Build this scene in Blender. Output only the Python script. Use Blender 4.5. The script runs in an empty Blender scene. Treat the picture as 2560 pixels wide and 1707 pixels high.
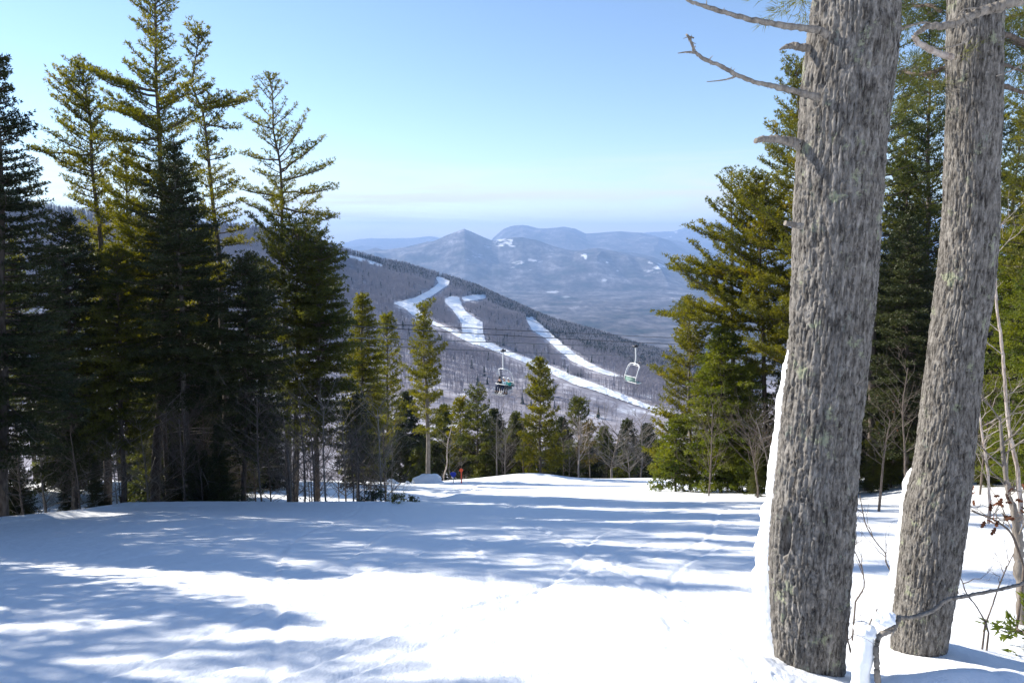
import bpy, math, numpy as np
R = math.radians
sc = bpy.context.scene
COL = sc.collection
# ------------------------------------------------------------------ camera
PITCH = R(8.8); FPX = 2560/36*24.0
CAM = np.array([0.0, 0.0, 1.6])
cam = bpy.data.objects.new('camera', bpy.data.cameras.new('camera')); COL.objects.link(cam)
cam.location = CAM; cam.rotation_euler = (R(90)-PITCH, 0, 0)
cam.data.lens = 24; cam.data.sensor_width = 36; cam.data.clip_start = 0.05; cam.data.clip_end = 120000
sc.camera = cam
# ------------------------------------------------------------------ world
SUN_AZ, SUN_EL = -66.0, 29.0          # degrees from +Y towards +X, and up
w = bpy.data.worlds.new('World'); sc.world = w; w.use_nodes = True
nt = w.node_tree; N = nt.nodes; L = nt.links
bg = N['Background']; bg.inputs[1].default_value = 0.098
sky = N.new('ShaderNodeTexSky'); sky.sky_type = 'NISHITA'; sky.sun_disc = False
sky.sun_elevation = R(SUN_EL); sky.sun_rotation = R(SUN_AZ)
sky.air_density = 1.0; sky.dust_density = 0.0; sky.ozone_density = 1.6; sky.altitude = 700
tc = N.new('ShaderNodeTexCoord'); sp = N.new('ShaderNodeSeparateXYZ'); L.new(tc.outputs['Generated'], sp.inputs[0])
mp = N.new('ShaderNodeMapping'); mp.inputs['Scale'].default_value = (2.2, 2.2, 30.0)
L.new(tc.outputs['Generated'], mp.inputs[0])
cn = N.new('ShaderNodeTexNoise'); cn.inputs['Scale'].default_value = 1.0; cn.inputs['Detail'].default_value = 8; cn.inputs['Roughness'].default_value = .62
cn.inputs['Distortion'].default_value = .4
L.new(mp.outputs[0], cn.inputs[0])
cr = N.new('ShaderNodeMapRange'); cr.inputs[1].default_value = .44; cr.inputs[2].default_value = .62; L.new(cn.outputs[0], cr.inputs[0])
b1 = N.new('ShaderNodeMapRange'); b1.inputs[1].default_value = .125; b1.inputs[2].default_value = .06; L.new(sp.outputs[2], b1.inputs[0])
mm = N.new('ShaderNodeMath'); mm.operation = 'MULTIPLY'; L.new(cr.outputs[0], mm.inputs[0]); L.new(b1.outputs[0], mm.inputs[1])
m2 = N.new('ShaderNodeMath'); m2.operation = 'MULTIPLY'; m2.inputs[1].default_value = .9; L.new(mm.outputs[0], m2.inputs[0])
mx = N.new('ShaderNodeMix'); mx.data_type = 'RGBA'; L.new(m2.outputs[0], mx.inputs[0])
tn = N.new('ShaderNodeMix'); tn.data_type = 'RGBA'; tn.blend_type = 'MULTIPLY'; tn.inputs[0].default_value = 1; L.new(sky.outputs[0], tn.inputs[6]); tn.inputs[7].default_value = (.96, .985, 1.06, 1); L.new(tn.outputs[2], mx.inputs[6]); mx.inputs[7].default_value = (5.4, 5.5, 5.6, 1)
L.new(mx.outputs[2], bg.inputs[0])
# ------------------------------------------------------------------ sun
sl = bpy.data.lights.new('sun', 'SUN'); sl.energy = 5.0; sl.angle = R(0.53); sl.color = (1.0, .93, .82)
so = bpy.data.objects.new('sun', sl); COL.objects.link(so)
so.rotation_euler = (R(90-SUN_EL), 0, R(180-SUN_AZ))
so.location = (-30, 20, 40)
sc.view_settings.view_transform = 'Standard'; sc.view_settings.look = 'None'
sc.view_settings.gamma = 1; sc.view_settings.exposure = 1.06
sc.cycles.max_bounces = 8; sc.cycles.diffuse_bounces = 3; sc.cycles.glossy_bounces = 2
sc.cycles.transmission_bounces = 3; sc.cycles.volume_bounces = 0; sc.cycles.caustics_reflective = False; sc.cycles.caustics_refractive = False
sc.cycles.use_adaptive_sampling = False; sc.cycles.use_denoising = True; sc.cycles.denoising_prefilter = 'ACCURATE'; sc.cycles.denoiser = 'OPENIMAGEDENOISE'

# ------------------------------------------------------------------ helpers
def ray(u, v):
    u = np.asarray(u, float); v = np.asarray(v, float)
    a = (u-1280)/FPX; b = -(v-853.5)/FPX
    return np.stack([a, math.cos(PITCH)+b*math.sin(PITCH), -math.sin(PITCH)+b*math.cos(PITCH)], -1)
def atY(u, v, Y):
    r = ray(u, v); t = np.asarray(Y)/r[..., 1]
    return CAM + r*t[..., None]
def proj(p):
    d = np.asarray(p, float)-CAM
    dep = d[..., 1]*math.cos(PITCH)-d[..., 2]*math.sin(PITCH)
    up = d[..., 1]*math.sin(PITCH)+d[..., 2]*math.cos(PITCH)
    return 1280+FPX*d[..., 0]/dep, 853.5-FPX*up/dep
def sstep(x, a, b):
    t = np.clip((x-a)/(b-a), 0, 1); return t*t*(3-2*t)
def vnoise(p, seed=0):
    p = np.asarray(p, float); i = np.floor(p).astype(np.int64); f = p-i; f = f*f*(3-2*f)
    def h(a, b, c):
        n = (a*374761393+b*668265263+c*2147483647+seed*974634777) & 0xffffffff
        n = ((n ^ (n >> 13))*1274126177) & 0xffffffff
        return ((n ^ (n >> 16)) & 0xffff)/65535.0
    x, y, z = i[..., 0], i[..., 1], i[..., 2]; fx, fy, fz = f[..., 0], f[..., 1], f[..., 2]
    def lx(yy, zz): return h(x, yy, zz)*(1-fx)+h(x+1, yy, zz)*fx
    def ly(zz): return lx(y, zz)*(1-fy)+lx(y+1, zz)*fy
    return ly(z)*(1-fz)+ly(z+1)*fz
def n2(x, y, s, seed=0, octv=1, rough=.5):
    x = np.asarray(x, float); y = np.asarray(y, float); x, y = np.broadcast_arrays(x, y)
    t = 0; a = 1; tot = 0
    for k in range(octv):
        t = t+a*(vnoise(np.stack([x/s+13.7*k, y/s+7.1*k, np.zeros_like(x)+.5], -1), seed+k)*2-1); tot += a; a *= rough; s = s/2.1
    return t/tot
class MB:
    def __init__(s): s.v = []; s.f = []; s.n = 0
    def add(s, V, F, m=0):
        V = np.asarray(V, np.float32).reshape(-1, 3); F = np.asarray(F, np.int64)
        s.v.append(V); s.f.append((F+s.n, m)); s.n += len(V)
    def tris(s, T, m=0):        # T (n,3,3)
        T = np.asarray(T, np.float32); n = len(T)
        if n: s.add(T.reshape(-1, 3), np.arange(3*n).reshape(-1, 3), m)
    def tube(s, pts, rad, sides=6, m=0, cap=True):
        P = np.asarray(pts, float); n = len(P); rad = np.broadcast_to(np.asarray(rad, float), (n,))
        T = np.gradient(P, axis=0); T /= np.linalg.norm(T, axis=1)[:, None]+1e-9
        ref = np.array([0, 0, 1.0]) if abs(T[:, 2]).mean() < .8 else np.array([1.0, 0, 0])
        A = np.cross(T, ref); A /= np.linalg.norm(A, axis=1)[:, None]+1e-9; B = np.cross(T, A)
        th = np.arange(sides)*2*math.pi/sides
        V = P[:, None]+rad[:, None, None]*(A[:, None]*np.cos(th)[None, :, None]+B[:, None]*np.sin(th)[None, :, None])
        i = np.arange(n-1)[:, None]*sides; j = np.arange(sides)[None]; k = (j+1) % sides
        F = np.stack([i+j, i+k, i+sides+k, i+sides+j], -1).reshape(-1, 4)
        s.add(V.reshape(-1, 3), F, m)
        if cap and sides > 2:
            for e, ix in ((0, 0), (n-1, (n-1)*sides)):
                V2 = np.vstack([V[e], P[e][None]]); q = np.arange(sides)
                s.add(V2, np.stack([q, (q+1) % sides, np.full(sides, sides)], -1), m)
    def box(s, c, d, m=0, rot=None):
        q = np.array([[x, y, z] for z in (-.5, .5) for y in (-.5, .5) for x in (-.5, .5)])*np.array(d)
        if rot is not None: q = q@np.array(rot).T
        s.add(q+np.array(c), [[0, 2, 3, 1], [4, 5, 7, 6], [0, 1, 5, 4], [2, 6, 7, 3], [0, 4, 6, 2], [1, 3, 7, 5]], m)
    def build(s, name, mats, parent=None, smooth=False, origin=(0, 0, 0)):
        me = bpy.data.meshes.new(name)
        V = np.vstack(s.v)-np.asarray(origin, np.float32)
        lv = []; ls = []; mi = []; st = 0
        for F, m in s.f:
            k = F.shape[1]; lv.append(F.reshape(-1)); ls.append(st+np.arange(len(F))*k); st += F.size
            mi.append(np.full(len(F), m, np.int32))
        lv = np.concatenate(lv); ls = np.concatenate(ls); mi = np.concatenate(mi)
        me.vertices.add(len(V)); me.vertices.foreach_set('co', V.astype(np.float32).ravel())
        me.loops.add(len(lv)); me.loops.foreach_set('vertex_index', lv.astype(np.int32))
        me.polygons.add(len(ls)); me.polygons.foreach_set('loop_start', ls.astype(np.int32))
        me.polygons.foreach_set('material_index', mi)
        if smooth: me.polygons.foreach_set('use_smooth', np.ones(len(ls), bool))
        if not isinstance(mats, (list, tuple)): mats = [mats]
        for m_ in mats: me.materials.append(m_)
        me.update(calc_edges=True)
        o = bpy.data.objects.new(name, me); COL.objects.link(o)
        if parent: o.parent = parent
        else: o.location = origin
        return o
def tag(o, label=None, cat=None, group=None, kind=None):
    if label: o['label'] = label
    if cat: o['category'] = cat
    if group: o['group'] = group
    if kind: o['kind'] = kind
    return o
def empty(name, loc, label, cat, group=None, rz=0):
    o = bpy.data.objects.new(name, None); COL.objects.link(o); o.location = loc; o.rotation_euler = (0, 0, rz); o.empty_display_size = .2
    return tag(o, label, cat, group)
def copy_tree(o, loc, rz, scale, label, group=None):
    c = o.copy(); COL.objects.link(c); c.location = loc; c.rotation_euler = (0, 0, rz); c.scale = (scale,)*3 if np.isscalar(scale) else scale
    tag(c, label, None, group)
    for ch in list(o.children):
        d = ch.copy(); COL.objects.link(d); d.parent = c
        for g in list(ch.children):
            e = g.copy(); COL.objects.link(e); e.parent = d
    return c

# ------------------------------------------------------------------ materials
def mat(name, col=(.5, .5, .5), rough=.8, spec=.3, metal=0):
    m = bpy.data.materials.new(name); m.use_nodes = True; p = m.node_tree.nodes['Principled BSDF']
    p.inputs['Base Color'].default_value = (*col, 1); p.inputs['Roughness'].default_value = rough
    p.inputs['Specular IOR Level'].default_value = spec; p.inputs['Metallic'].default_value = metal
    return m
def noise_node(m, scale, detail=4, rough=.55, vec=None, stretch=None, coord='Object'):
    n = m.node_tree.nodes; l = m.node_tree.links
    t = n.new('ShaderNodeTexCoord'); src = t.outputs[coord]
    if stretch:
        mp_ = n.new('ShaderNodeMapping'); mp_.inputs['Scale'].default_value = stretch; l.new(src, mp_.inputs[0]); src = mp_.outputs[0]
    x = n.new('ShaderNodeTexNoise'); x.inputs['Scale'].default_value = scale; x.inputs['Detail'].default_value = detail; x.inputs['Roughness'].default_value = rough
    l.new(src, x.inputs[0]); return x.outputs[0]
def ramp(m, src, stops):
    n = m.node_tree.nodes; r = n.new('ShaderNodeValToRGB'); m.node_tree.links.new(src, r.inputs[0])
    e = r.color_ramp.elements
    while len(e) < len(stops): e.new(.5)
    for q, (p, c) in zip(e, stops): q.position = p; q.color = (*c, 1)
    return r.outputs[0]
def mixc(m, fac, a, b):
    n = m.node_tree.nodes; l = m.node_tree.links; x = n.new('ShaderNodeMix'); x.data_type = 'RGBA'
    if hasattr(fac, 'node'): l.new(fac, x.inputs[0])
    else: x.inputs[0].default_value = fac
    for i, q in ((6, a), (7, b)):
        if hasattr(q, 'node'): l.new(q, x.inputs[i])
        else: x.inputs[i].default_value = (*q, 1)
    return x.outputs[2]
def bump(m, src, strength, dist, prev=None):
    n = m.node_tree.nodes; l = m.node_tree.links; b = n.new('ShaderNodeBump'); b.inputs['Strength'].default_value = strength; b.inputs['Distance'].default_value = dist
    l.new(src, b.inputs['Height'])
    if prev: l.new(prev, b.inputs['Normal'])
    return b.outputs[0]
def setp(m, name, src): m.node_tree.links.new(src, m.node_tree.nodes['Principled BSDF'].inputs[name])

def make_snow(name, fine=1.0):
    m = mat(name, (.88, .90, .93), .55, .25)
    c = ramp(m, noise_node(m, 1.7, 5), [(.35, (.86, .89, .93)), (.7, (.90, .92, .945))]); setp(m, 'Base Color', c)
    b = bump(m, noise_node(m, 3.5, 6, .6, stretch=(1.0, .55, 1)), .7*fine, .07)
    b = bump(m, noise_node(m, 30, 5, .75), .7*fine, .012, b)
    setp(m, 'Normal', b); return m
SNOW = make_snow('snow')
SNOWCRUST = make_snow('snow_crust', .6)

def make_foliage(name, dark, light, scale=.9, trans=.45, gold=None):
    m = bpy.data.materials.new(name); m.use_nodes = True; n = m.node_tree.nodes; l = m.node_tree.links; n.clear()
    out = n.new('ShaderNodeOutputMaterial')
    c = ramp(m, noise_node(m, scale, 3, .6), [(.36, dark), (.62, light)] + ([(.74, gold)] if gold else []))
    d = n.new('ShaderNodeBsdfPrincipled'); d.inputs['Roughness'].default_value = .55; d.inputs['Specular IOR Level'].default_value = .35; l.new(c, d.inputs['Base Color'])
    t = n.new('ShaderNodeBsdfTranslucent')
    hs = n.new('ShaderNodeHueSaturation'); hs.inputs['Hue'].default_value = .495; hs.inputs['Saturation'].default_value = 1.15; hs.inputs['Value'].default_value = 1.5; l.new(c, hs.inputs['Color']); l.new(hs.outputs[0], t.inputs[0])
    x = n.new('ShaderNodeMixShader'); x.inputs[0].default_value = trans; l.new(d.outputs[0], x.inputs[1]); l.new(t.outputs[0], x.inputs[2]); l.new(x.outputs[0], out.inputs[0])
    return m
F_PINE = make_foliage('pine_needles', (.082, .090, .014), (.185, .175, .020), gold=(.27, .205, .022))
F_PINED = make_foliage('dark_pine_needles', (.046, .062, .018), (.11, .115, .022))
F_SPRUCE = make_foliage('spruce_needles', (.024, .035, .014), (.055, .064, .018), trans=.22)
F_HEM = make_foliage('hemlock_needles', (.062, .090, .015), (.155, .170, .020))
F_GOLD = make_foliage('golden_needles', (.060, .055, .012), (.13, .095, .018), gold=(.18, .12, .02))
def make_bark(name, a, b, scale=12):
    m = mat(name, a, .9, .15)
    c = ramp(m, noise_node(m, scale, 5, .65, stretch=(1, 1, .25)), [(.35, a), (.65, b)]); setp(m, 'Base Color', c)
    setp(m, 'Normal', bump(m, noise_node(m, scale*2, 4, .6, stretch=(1, 1, .2)), .8, .02)); return m
BARK = make_bark('pine_bark', (.055, .045, .038), (.14, .12, .105))
BARKG = make_bark('grey_bark', (.12, .105, .092), (.24, .215, .19))
TWIG = make_bark('twig_bark', (.075, .06, .05), (.17, .14, .12), 30)
DEADW = make_bark('dead_wood', (.13, .115, .10), (.30, .27, .235), 30)
BIRCH = make_bark('birch_bark', (.22, .17, .14), (.48, .43, .39), 14)
FARWOOD = mat('far_wood', (.29, .27, .295), .95, .05)
FARCON = mat('far_conifer', (.020, .030, .017), .95, .05)

# ------------------------------------------------------------------ near ground
def lipd(x, y):     # >0 beyond the groomed edge on the left
    a = y-(21.4+.5*n2(x, y*0, 3.0, 5)); b = -(x)-(12.2+.5*n2(y, x*0, 3.0, 6)-.16*(y-15).clip(-9, 0)*-1)
    left = sstep(-x, 1.0, 5.0)
    return np.maximum(np.where(left > 0, a, -5)*left-(1-left)*2, b)
def gz(x, y):
    x = np.asarray(x, float); y = np.asarray(y, float)
    ex = np.clip(y-47, 0, None)
    z = -.336*y-np.where(ex < 12, .010*ex**2, 1.44+.24*(ex-12))
    z = z+.55*np.exp(-((x-1.2)/3.4)**2-((y-47.5)/3.2)**2)+.25*np.exp(-((x-10)/5)**2-((y-49)/3)**2)
    z = z-.35*np.exp(-((x+8)/3.5)**2-((y-47)/5)**2)
    d = lipd(x, y)
    z = z-1.0*sstep(d, 0, 3.5)*(1-sstep(y, 28, 44))*sstep(-x, 0, 4)+.13*np.exp(-(d/.5)**2)*sstep(-x, 2, 5)
    z = z+.16*n2(x, y, 9, 1)*sstep(np.hypot(x, y), 3, 9)+.05*n2(x, y, 2.6, 2, 2)
    z = z+.5*sstep(x, 13, 17)*sstep(y, 8, 14)*(1-sstep(y, 30, 44))
    # bank piled round the big trunks, snow shelf lower right
    z = z+.22*np.exp(-((x-1.55)/.55)**2-((y-4.35)/.75)**2)+.10*np.exp(-((x-3.3)/.5)**2-((y-5.0)/.6)**2)
    z = z+.16*np.exp(-((x-3.05)/.75)**2-((y-4.1)/.16)**2)
    return np.where(y > 300, np.maximum(z, -1e9), z)
def gz_fine(x, y):
    z = gz(x, y); r = np.hypot(x, y); near = 1-sstep(r, 12, 45)
    z = z+near*(.024*n2(x, y*.6, .8, 11, 3)+.011*n2(x*1.0, y, .16, 15, 2))
    # ski tracks: long shallow grooves, drifting down the slope
    for k, (x0, sl_, wv, wd, dp) in enumerate([(-3.2, .30, 21, .05, .018), (-2.9, .33, 17, .05, .018), (-.9, .55, 13, .06, .03), (.4, -.25, 15, .05, .016), (-6.5, .1, 25, .06, .02), (-1.2, .42, 15, .05, .028), (.9, .48, 12, .05, .026), (-2.2, -.2, 18, .06, .024), (3.0, -.30, 16, .06, .03), (-4.1, .22, 11, .05, .024), (-1.9, .7, 11, .05, .02), (1.3, -.06, 18, .05, .016), (1.1, -.09, 18, .05, .016), (2.5, .35, 12, .05, .02), (-5.0, .62, 14, .05, .02)]):
        xc = x0+sl_*(y-5)+.5*np.sin(y/wv*6.28+k)
        dd = (x-xc)/wd; dp = dp*.75; wd = wd*.8
        z = z-near*dp*np.exp(-dd**2)*(1+.5*n2(x, y, .4, 30+k))+near*.5*dp*np.exp(-((dd-1.7)/1.0)**2)
    # churned lumps at the foot of the trunk bank
    lump = np.exp(-((x-1.45)/.45)**2-((y-4.2)/1.3)**2)
    z = z+lump*(.07*n2(x, y, .19, 21, 3)+.04*np.abs(n2(x, y, .06, 25, 2)))-.09*np.exp(-((x-1.38)/.10)**2-((y-4.75)/.22)**2)-.05*np.exp(-((x-1.25)/.07)**2-((y-4.2)/.12)**2)-.06*np.exp(-((x-1.52)/.06)**2-((y-3.75)/.12)**2)
    lump2 = np.exp(-((x-2.6)/1.5)**2-((y-6.2)/1.5)**2)
    z = z+lump2*.05*n2(x, y, .5, 22, 3)
    return z
def ground_mesh():
    r = np.exp(np.linspace(math.log(.7), math.log(175), 760))
    az = np.concatenate([np.linspace(-180, -46, 110, endpoint=False), np.linspace(-46, 46, 640, endpoint=False), np.linspace(46, 180, 110, endpoint=False)])
    A, Rr = np.meshgrid(R(1)*az, r); X = np.sin(A)*Rr; Y = np.cos(A)*Rr; Z = gz_fine(X, Y)
    n, m = X.shape; V = np.stack([X, Y, Z], -1).reshape(-1, 3)
    V = np.vstack([V, [[0, 0, float(gz(0., 0.))]]])
    i = np.arange(n-1)[:, None]*m; j = np.arange(m)[None]; k = (j+1) % m
    mb = MB(); mb.add(V, np.stack([i+j, i+k, i+m+k, i+m+j], -1).reshape(-1, 4))
    q = np.arange(m); mb.f.append((np.stack([(q+1) % m, q, np.full(m, n*m)], -1), 0))
    return mb.build('snow_slope', SNOW, smooth=True)
tag(ground_mesh(), 'groomed white ski slope crossed by blue tree shadows', 'ground', kind='structure')

# ------------------------------------------------------------------ far terrain
def tab(pts, Y):
    u, v, yy = np.array([(p[0], p[1], (p[2] if len(p) > 2 else Y)) for p in pts], float).T
    r = ray(u, v); a = r[:, 0]/r[:, 1]; e = r[:, 2]/r[:, 1]
    return a, 1.6+e*yy, yy
RIDGE = tab([(-500, 470, 1050), (0, 500, 1100), (147, 529, 1150), (393, 556, 1250), (600, 572, 1400), (759, 588, 1500), (838, 624, 1600), (896, 639, 1700), (958, 655, 1800), (1015, 665, 1850), (1087, 686, 1950), (1135, 700, 1950), (1192, 719, 1900), (1254, 748, 1850), (1316, 776, 1800), (1374, 801, 1750), (1422, 815, 1700), (1493, 834, 1650), (1565, 858, 1600), (1660, 885, 1550), (1900, 950, 1400), (2600, 1020, 1300), (3400, 1050, 1200)], 0)
M2 = tab([(-1200, 560), (0, 600), (700, 640), (896, 629), (960, 624), (1030, 617), (1082, 603), (1120, 587), (1150, 575), (1161, 572), (1173, 577), (1192, 585), (1230, 601), (1245, 603), (1264, 597), (1285, 594), (1307, 593), (1340, 600), (1388, 617), (1436, 627), (1465, 623), (1493, 620), (1536, 627), (1584, 639), (1632, 648), (1675, 665), (1737, 680), (1850, 700), (2100, 690), (2600, 640), (3600, 560)], 9600)
M3 = tab([(-1200, 620), (0, 640), (900, 640), (1150, 625), (1228, 600), (1243, 585), (1259, 572), (1280, 565), (1307, 562), (1350, 571), (1383, 570), (1407, 567), (1436, 571), (1465, 584), (1503, 582), (1551, 578), (1599, 582), (1637, 591), (1675, 608), (1709, 624), (1742, 640), (1800, 662), (2000, 640), (2600, 610), (3600, 600)], 15000)
M1 = tab([(-1200, 570), (0, 600), (700, 618), (838, 611), (891, 604), (958, 600), (1015, 599), (1068, 593), (1096, 596), (1200, 608), (1500, 600), (1618, 581), (1685, 578), (1718, 567), (1760, 560), (1850, 556), (2000, 572), (2300, 585), (2600, 580), (3600, 570)], 21500)
def tb(T, a, k): return np.interp(a, T[0], T[k])
def knots(a):
    rz, ry = tb(RIDGE, a, 1), tb(RIDGE, a, 2)
    o = np.ones_like(a)
    ks = [(110*o, -48.*o), (300*o, -150.*o), (560*o, -161.*o), (ry, rz), (ry+500, rz-150), (3400*o, -560*o), (7200*o, -580.*o), (9600*o, tb(M2, a, 1)), (12000*o, -400.*o), (15000*o, tb(M3, a, 1)), (18000*o, -300.*o), (21500*o, tb(M1, a, 1)), (30000*o, -900.*o)]
    return ks
def farz(a, Y):
    a, Y = np.broadcast_arrays(np.asarray(a, float), np.asarray(Y, float)); ks = knots(a)
    z = np.full(a.shape, float('nan')); z = ks[0][1]*1.0
    for (y0, z0), (y1, z1) in zip(ks[:-1], ks[1:]):
        t = np.clip((Y-y0)/(y1-y0), 0, 1)
        z = np.where(Y >= y0, z0+(z1-z0)*t, z)
    ry = ks[3][0]; X = a*Y
    wr = sstep(Y, 450, 700)*(1-sstep(Y, ry-250, ry-20))*(Y < ry)
    z = z+wr*(20*n2(X, Y, 240, 40, 2)+5*n2(X, Y, 70, 44))
    wv = sstep(Y, ry+500, 4200)*(1-sstep(Y, 6200, 7200))
    z = z+wv*45*n2(X, Y, 900, 50, 3)
    for c, wd, amp, s in ((9600, 2500, 260, 1250), (15000, 3200, 330, 2100), (21500, 4500, 330, 3200)):
        dd = np.abs(Y-c)/wd; q = np.clip(dd*3.0, 0, 1)*np.clip(1.6-dd*1.6, 0, 1)
        rn = 1-np.abs(n2(X*1.0, Y*.35, s, 60+int(c/1000), 4, .5))*2
        z = z+q*amp*(rn-.55)
        z = z+(dd < .3)*(1-q)*12*n2(X, Y*0, 220, 71, 2)
    return z
_ga = np.linspace(-.40, .36, 500); _gy = 500*(2300/500)**(np.arange(420)/419); _gz = farz(_ga[:, None], _gy[None, :])
def hit(u, v):
    r = ray(u, v); a = r[..., 0]/r[..., 1]; e = r[..., 2]/r[..., 1]; sh = a.shape; a = a.ravel(); e = e.ravel()
    q = np.clip((a-_ga[0])/(_ga[1]-_ga[0]), 0, len(_ga)-1.001); i = q.astype(int); f = (q-i)
    out = np.full(a.shape, np.nan)
    for c in range(0, len(a), 20000):
        s = slice(c, c+20000); Z = _gz[i[s]]*(1-f[s])[:, None]+_gz[i[s]+1]*f[s][:, None]
        D = 1.6+e[s][:, None]*_gy[None]-Z; h = (D[:, :-1] > 0) & (D[:, 1:] <= 0); k = h.argmax(1); any_ = h.any(1); m = np.arange(len(k))
        t = D[m, k]/(D[m, k]-D[m, k+1]+1e-9); out[s] = np.where(any_, _gy[k]+(_gy[k+1]-_gy[k])*t, np.nan)
    return a.reshape(sh), out.reshape(sh)
def grid_terrain(name, a, Y, m, attr=None):
    A, YY = np.meshgrid(a, Y); Z = farz(A, YY); V = np.stack([A*YY, YY, Z], -1); n, k = A.shape
    i = np.arange(n-1)[:, None]*k; j = np.arange(k-1)[None]
    mb = MB(); mb.add(V.reshape(-1, 3), np.stack([i+j, i+j+1, i+k+j+1, i+k+j], -1).reshape(-1, 4))
    o = mb.build(name, m, smooth=True)
    if attr is not None:
        at = o.data.attributes.new('cover', 'FLOAT', 'POINT'); at.data.foreach_set('value', attr(A, YY, Z).astype(np.float32).ravel())
    return o
# hillside floor: snow with leaf litter and brush showing through
HILL = mat('hillside_floor', (.6, .6, .62), .9, .1)
setp(HILL, 'Base Color', ramp(HILL, noise_node(HILL, .035, 8, .75), [(.40, (.20, .18, .19)), (.54, (.36, .34, .37)), (.68, (.80, .82, .85))]))
aa = np.concatenate([np.linspace(-1.6, -.36, 60, endpoint=False), np.linspace(-.36, .36, 520, endpoint=False), np.linspace(.36, 1.6, 60)])
yy = np.concatenate([np.linspace(112, 560, 40, endpoint=False), np.linspace(560, 2000, 260)])
tag(grid_terrain('hillside', aa, yy, HILL), 'snowy wooded ridge falling to the right across the valley', 'hillside', kind='structure')
# mountains and valley floor
MT = mat('mountain_forest', (.1, .1, .1), .95, .05)
mt_n = MT.node_tree.nodes; mt_l = MT.node_tree.links
base = ramp(MT, noise_node(MT, .0032, 9, .68), [(.38, (.018, .028, .022)), (.48, (.075, .068, .066)), (.58, (.14, .13, .13)), (.72, (.32, .31, .33))])
streak = ramp(MT, noise_node(MT, .02, 6, .7, stretch=(1, .4, .25)), [(.38, (.5, .5, .5)), (.62, (1.5, 1.5, 1.5))])
mu = mt_n.new('ShaderNodeMix'); mu.data_type = 'RGBA'; mu.blend_type = 'MULTIPLY'; mu.inputs[0].default_value = 1; mt_l.new(base, mu.inputs[6]); mt_l.new(streak, mu.inputs[7])
at = mt_n.new('ShaderNodeAttribute'); at.attribute_name = 'cover'
setp(MT, 'Base Color', mixc(MT, at.outputs['Fac'], mu.outputs[2], (.85, .87, .90)))
SNOWPATCH = [(1257, 601, 20, 5, 1.0), (1250, 613, 22, 6, .95), (1270, 609, 16, 8, .8), (1463, 641, 6, 9, .95), (1510, 699, 10, 6, .9), (1600, 650, 10, 4, .6), (1625, 657, 12, 6, .8), (1650, 668, 16, 7, .9), (1640, 682, 22, 9, .55), (1543, 677, 7, 4, .6), (1518, 655, 7, 4, .6), (1430, 645, 10, 3, .5), (1380, 730, 26, 4, .9), (1412, 742, 16, 6, .8), (1700, 565, 12, 5, .9), (1690, 581, 7, 3, .9), (1735, 572, 16, 9, .6), (1078, 594, 22, 6, .5), (1675, 592, 8, 3, .6), (1800, 600, 40, 12, .4), (1945, 707, 20, 3, .8), (1200, 640, 60, 10, .22), (1330, 660, 50, 14, .2), (1480, 800, 40, 4, .35)]
def cover(A, Y, Z):
    u, v = proj(np.stack([A*Y, Y, Z], -1)); c = np.zeros_like(u)
    nz = n2(A*Y, Y*.35+Z*2.5, 110, 80, 4, .7)
    for x, y, sx, sy, s in SNOWPATCH: c = np.maximum(c, s*1.5*np.exp(-((u-x)/sx)**2-((v-y)/sy)**2))
    near = np.where(Y > 7000, .85, .5)
    return np.clip((c*.9+nz*1.7-.62)*2.2, 0, 1)*near*(c > .05)*np.where(v > 690, .65, 1)
aa = np.concatenate([np.linspace(-1.6, -.30, 90, endpoint=False), np.linspace(-.30, .45, 900, endpoint=False), np.linspace(.45, 1.6, 90)])
yy = np.concatenate([np.linspace(2000, 7200, 130, endpoint=False), np.linspace(7200, 9600, 150, endpoint=False), np.linspace(9600, 15000, 110, endpoint=False), np.linspace(15000, 21500, 70, endpoint=False), np.linspace(21500, 22800, 5)])
tag(grid_terrain('mountains', aa, yy, MT, cover), 'blue hazy mountain ranges beyond the forested valley', 'mountains', kind='structure')

# ski runs draped on the hillside
def c3(pts): return [(800+x/2.091, 500+y/2.091) for x, y in pts]
RUNS = {
 'upper': c3([(606, 404), (640, 408), (676, 428), (668, 446), (630, 470), (590, 500), (548, 520), (525, 545), (528, 580), (545, 610), (600, 640), (660, 668), (735, 700), (750, 730), (800, 745), (900, 752), (960, 782), (1050, 818), (1200, 868), (1330, 925), (1450, 968), (1600, 1028), (1700, 1068), (1830, 1118), (1830, 1140), (1700, 1090), (1600, 1055), (1450, 1002), (1330, 965), (1200, 905), (1050, 842), (960, 808), (860, 770), (780, 745), (720, 715), (640, 672), (580, 648), (530, 620), (480, 600), (440, 565), (378, 540), (430, 532), (500, 512), (545, 490), (590, 462), (622, 435)]),
 'middle': c3([(652, 520), (690, 505), (728, 512), (738, 550), (760, 585), (800, 612), (846, 640), (852, 700), (866, 748), (800, 755), (742, 728), (746, 690), (744, 652), (722, 612), (690, 572), (660, 545)]),
 'right': c3([(1074, 616), (1108, 614), (1160, 655), (1222, 712), (1275, 762), (1335, 805), (1400, 850), (1480, 888), (1560, 918), (1610, 932), (1500, 915), (1400, 882), (1310, 838), (1250, 790), (1180, 726), (1110, 680)]),
 'ledge': c3([(740, 512), (800, 500), (868, 498), (866, 514), (810, 524), (752, 528)]),
 'crest': c3([(88, 292), (160, 292), (230, 312), (330, 342), (324, 350), (225, 326), (150, 302), (90, 302)]),
}
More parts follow.
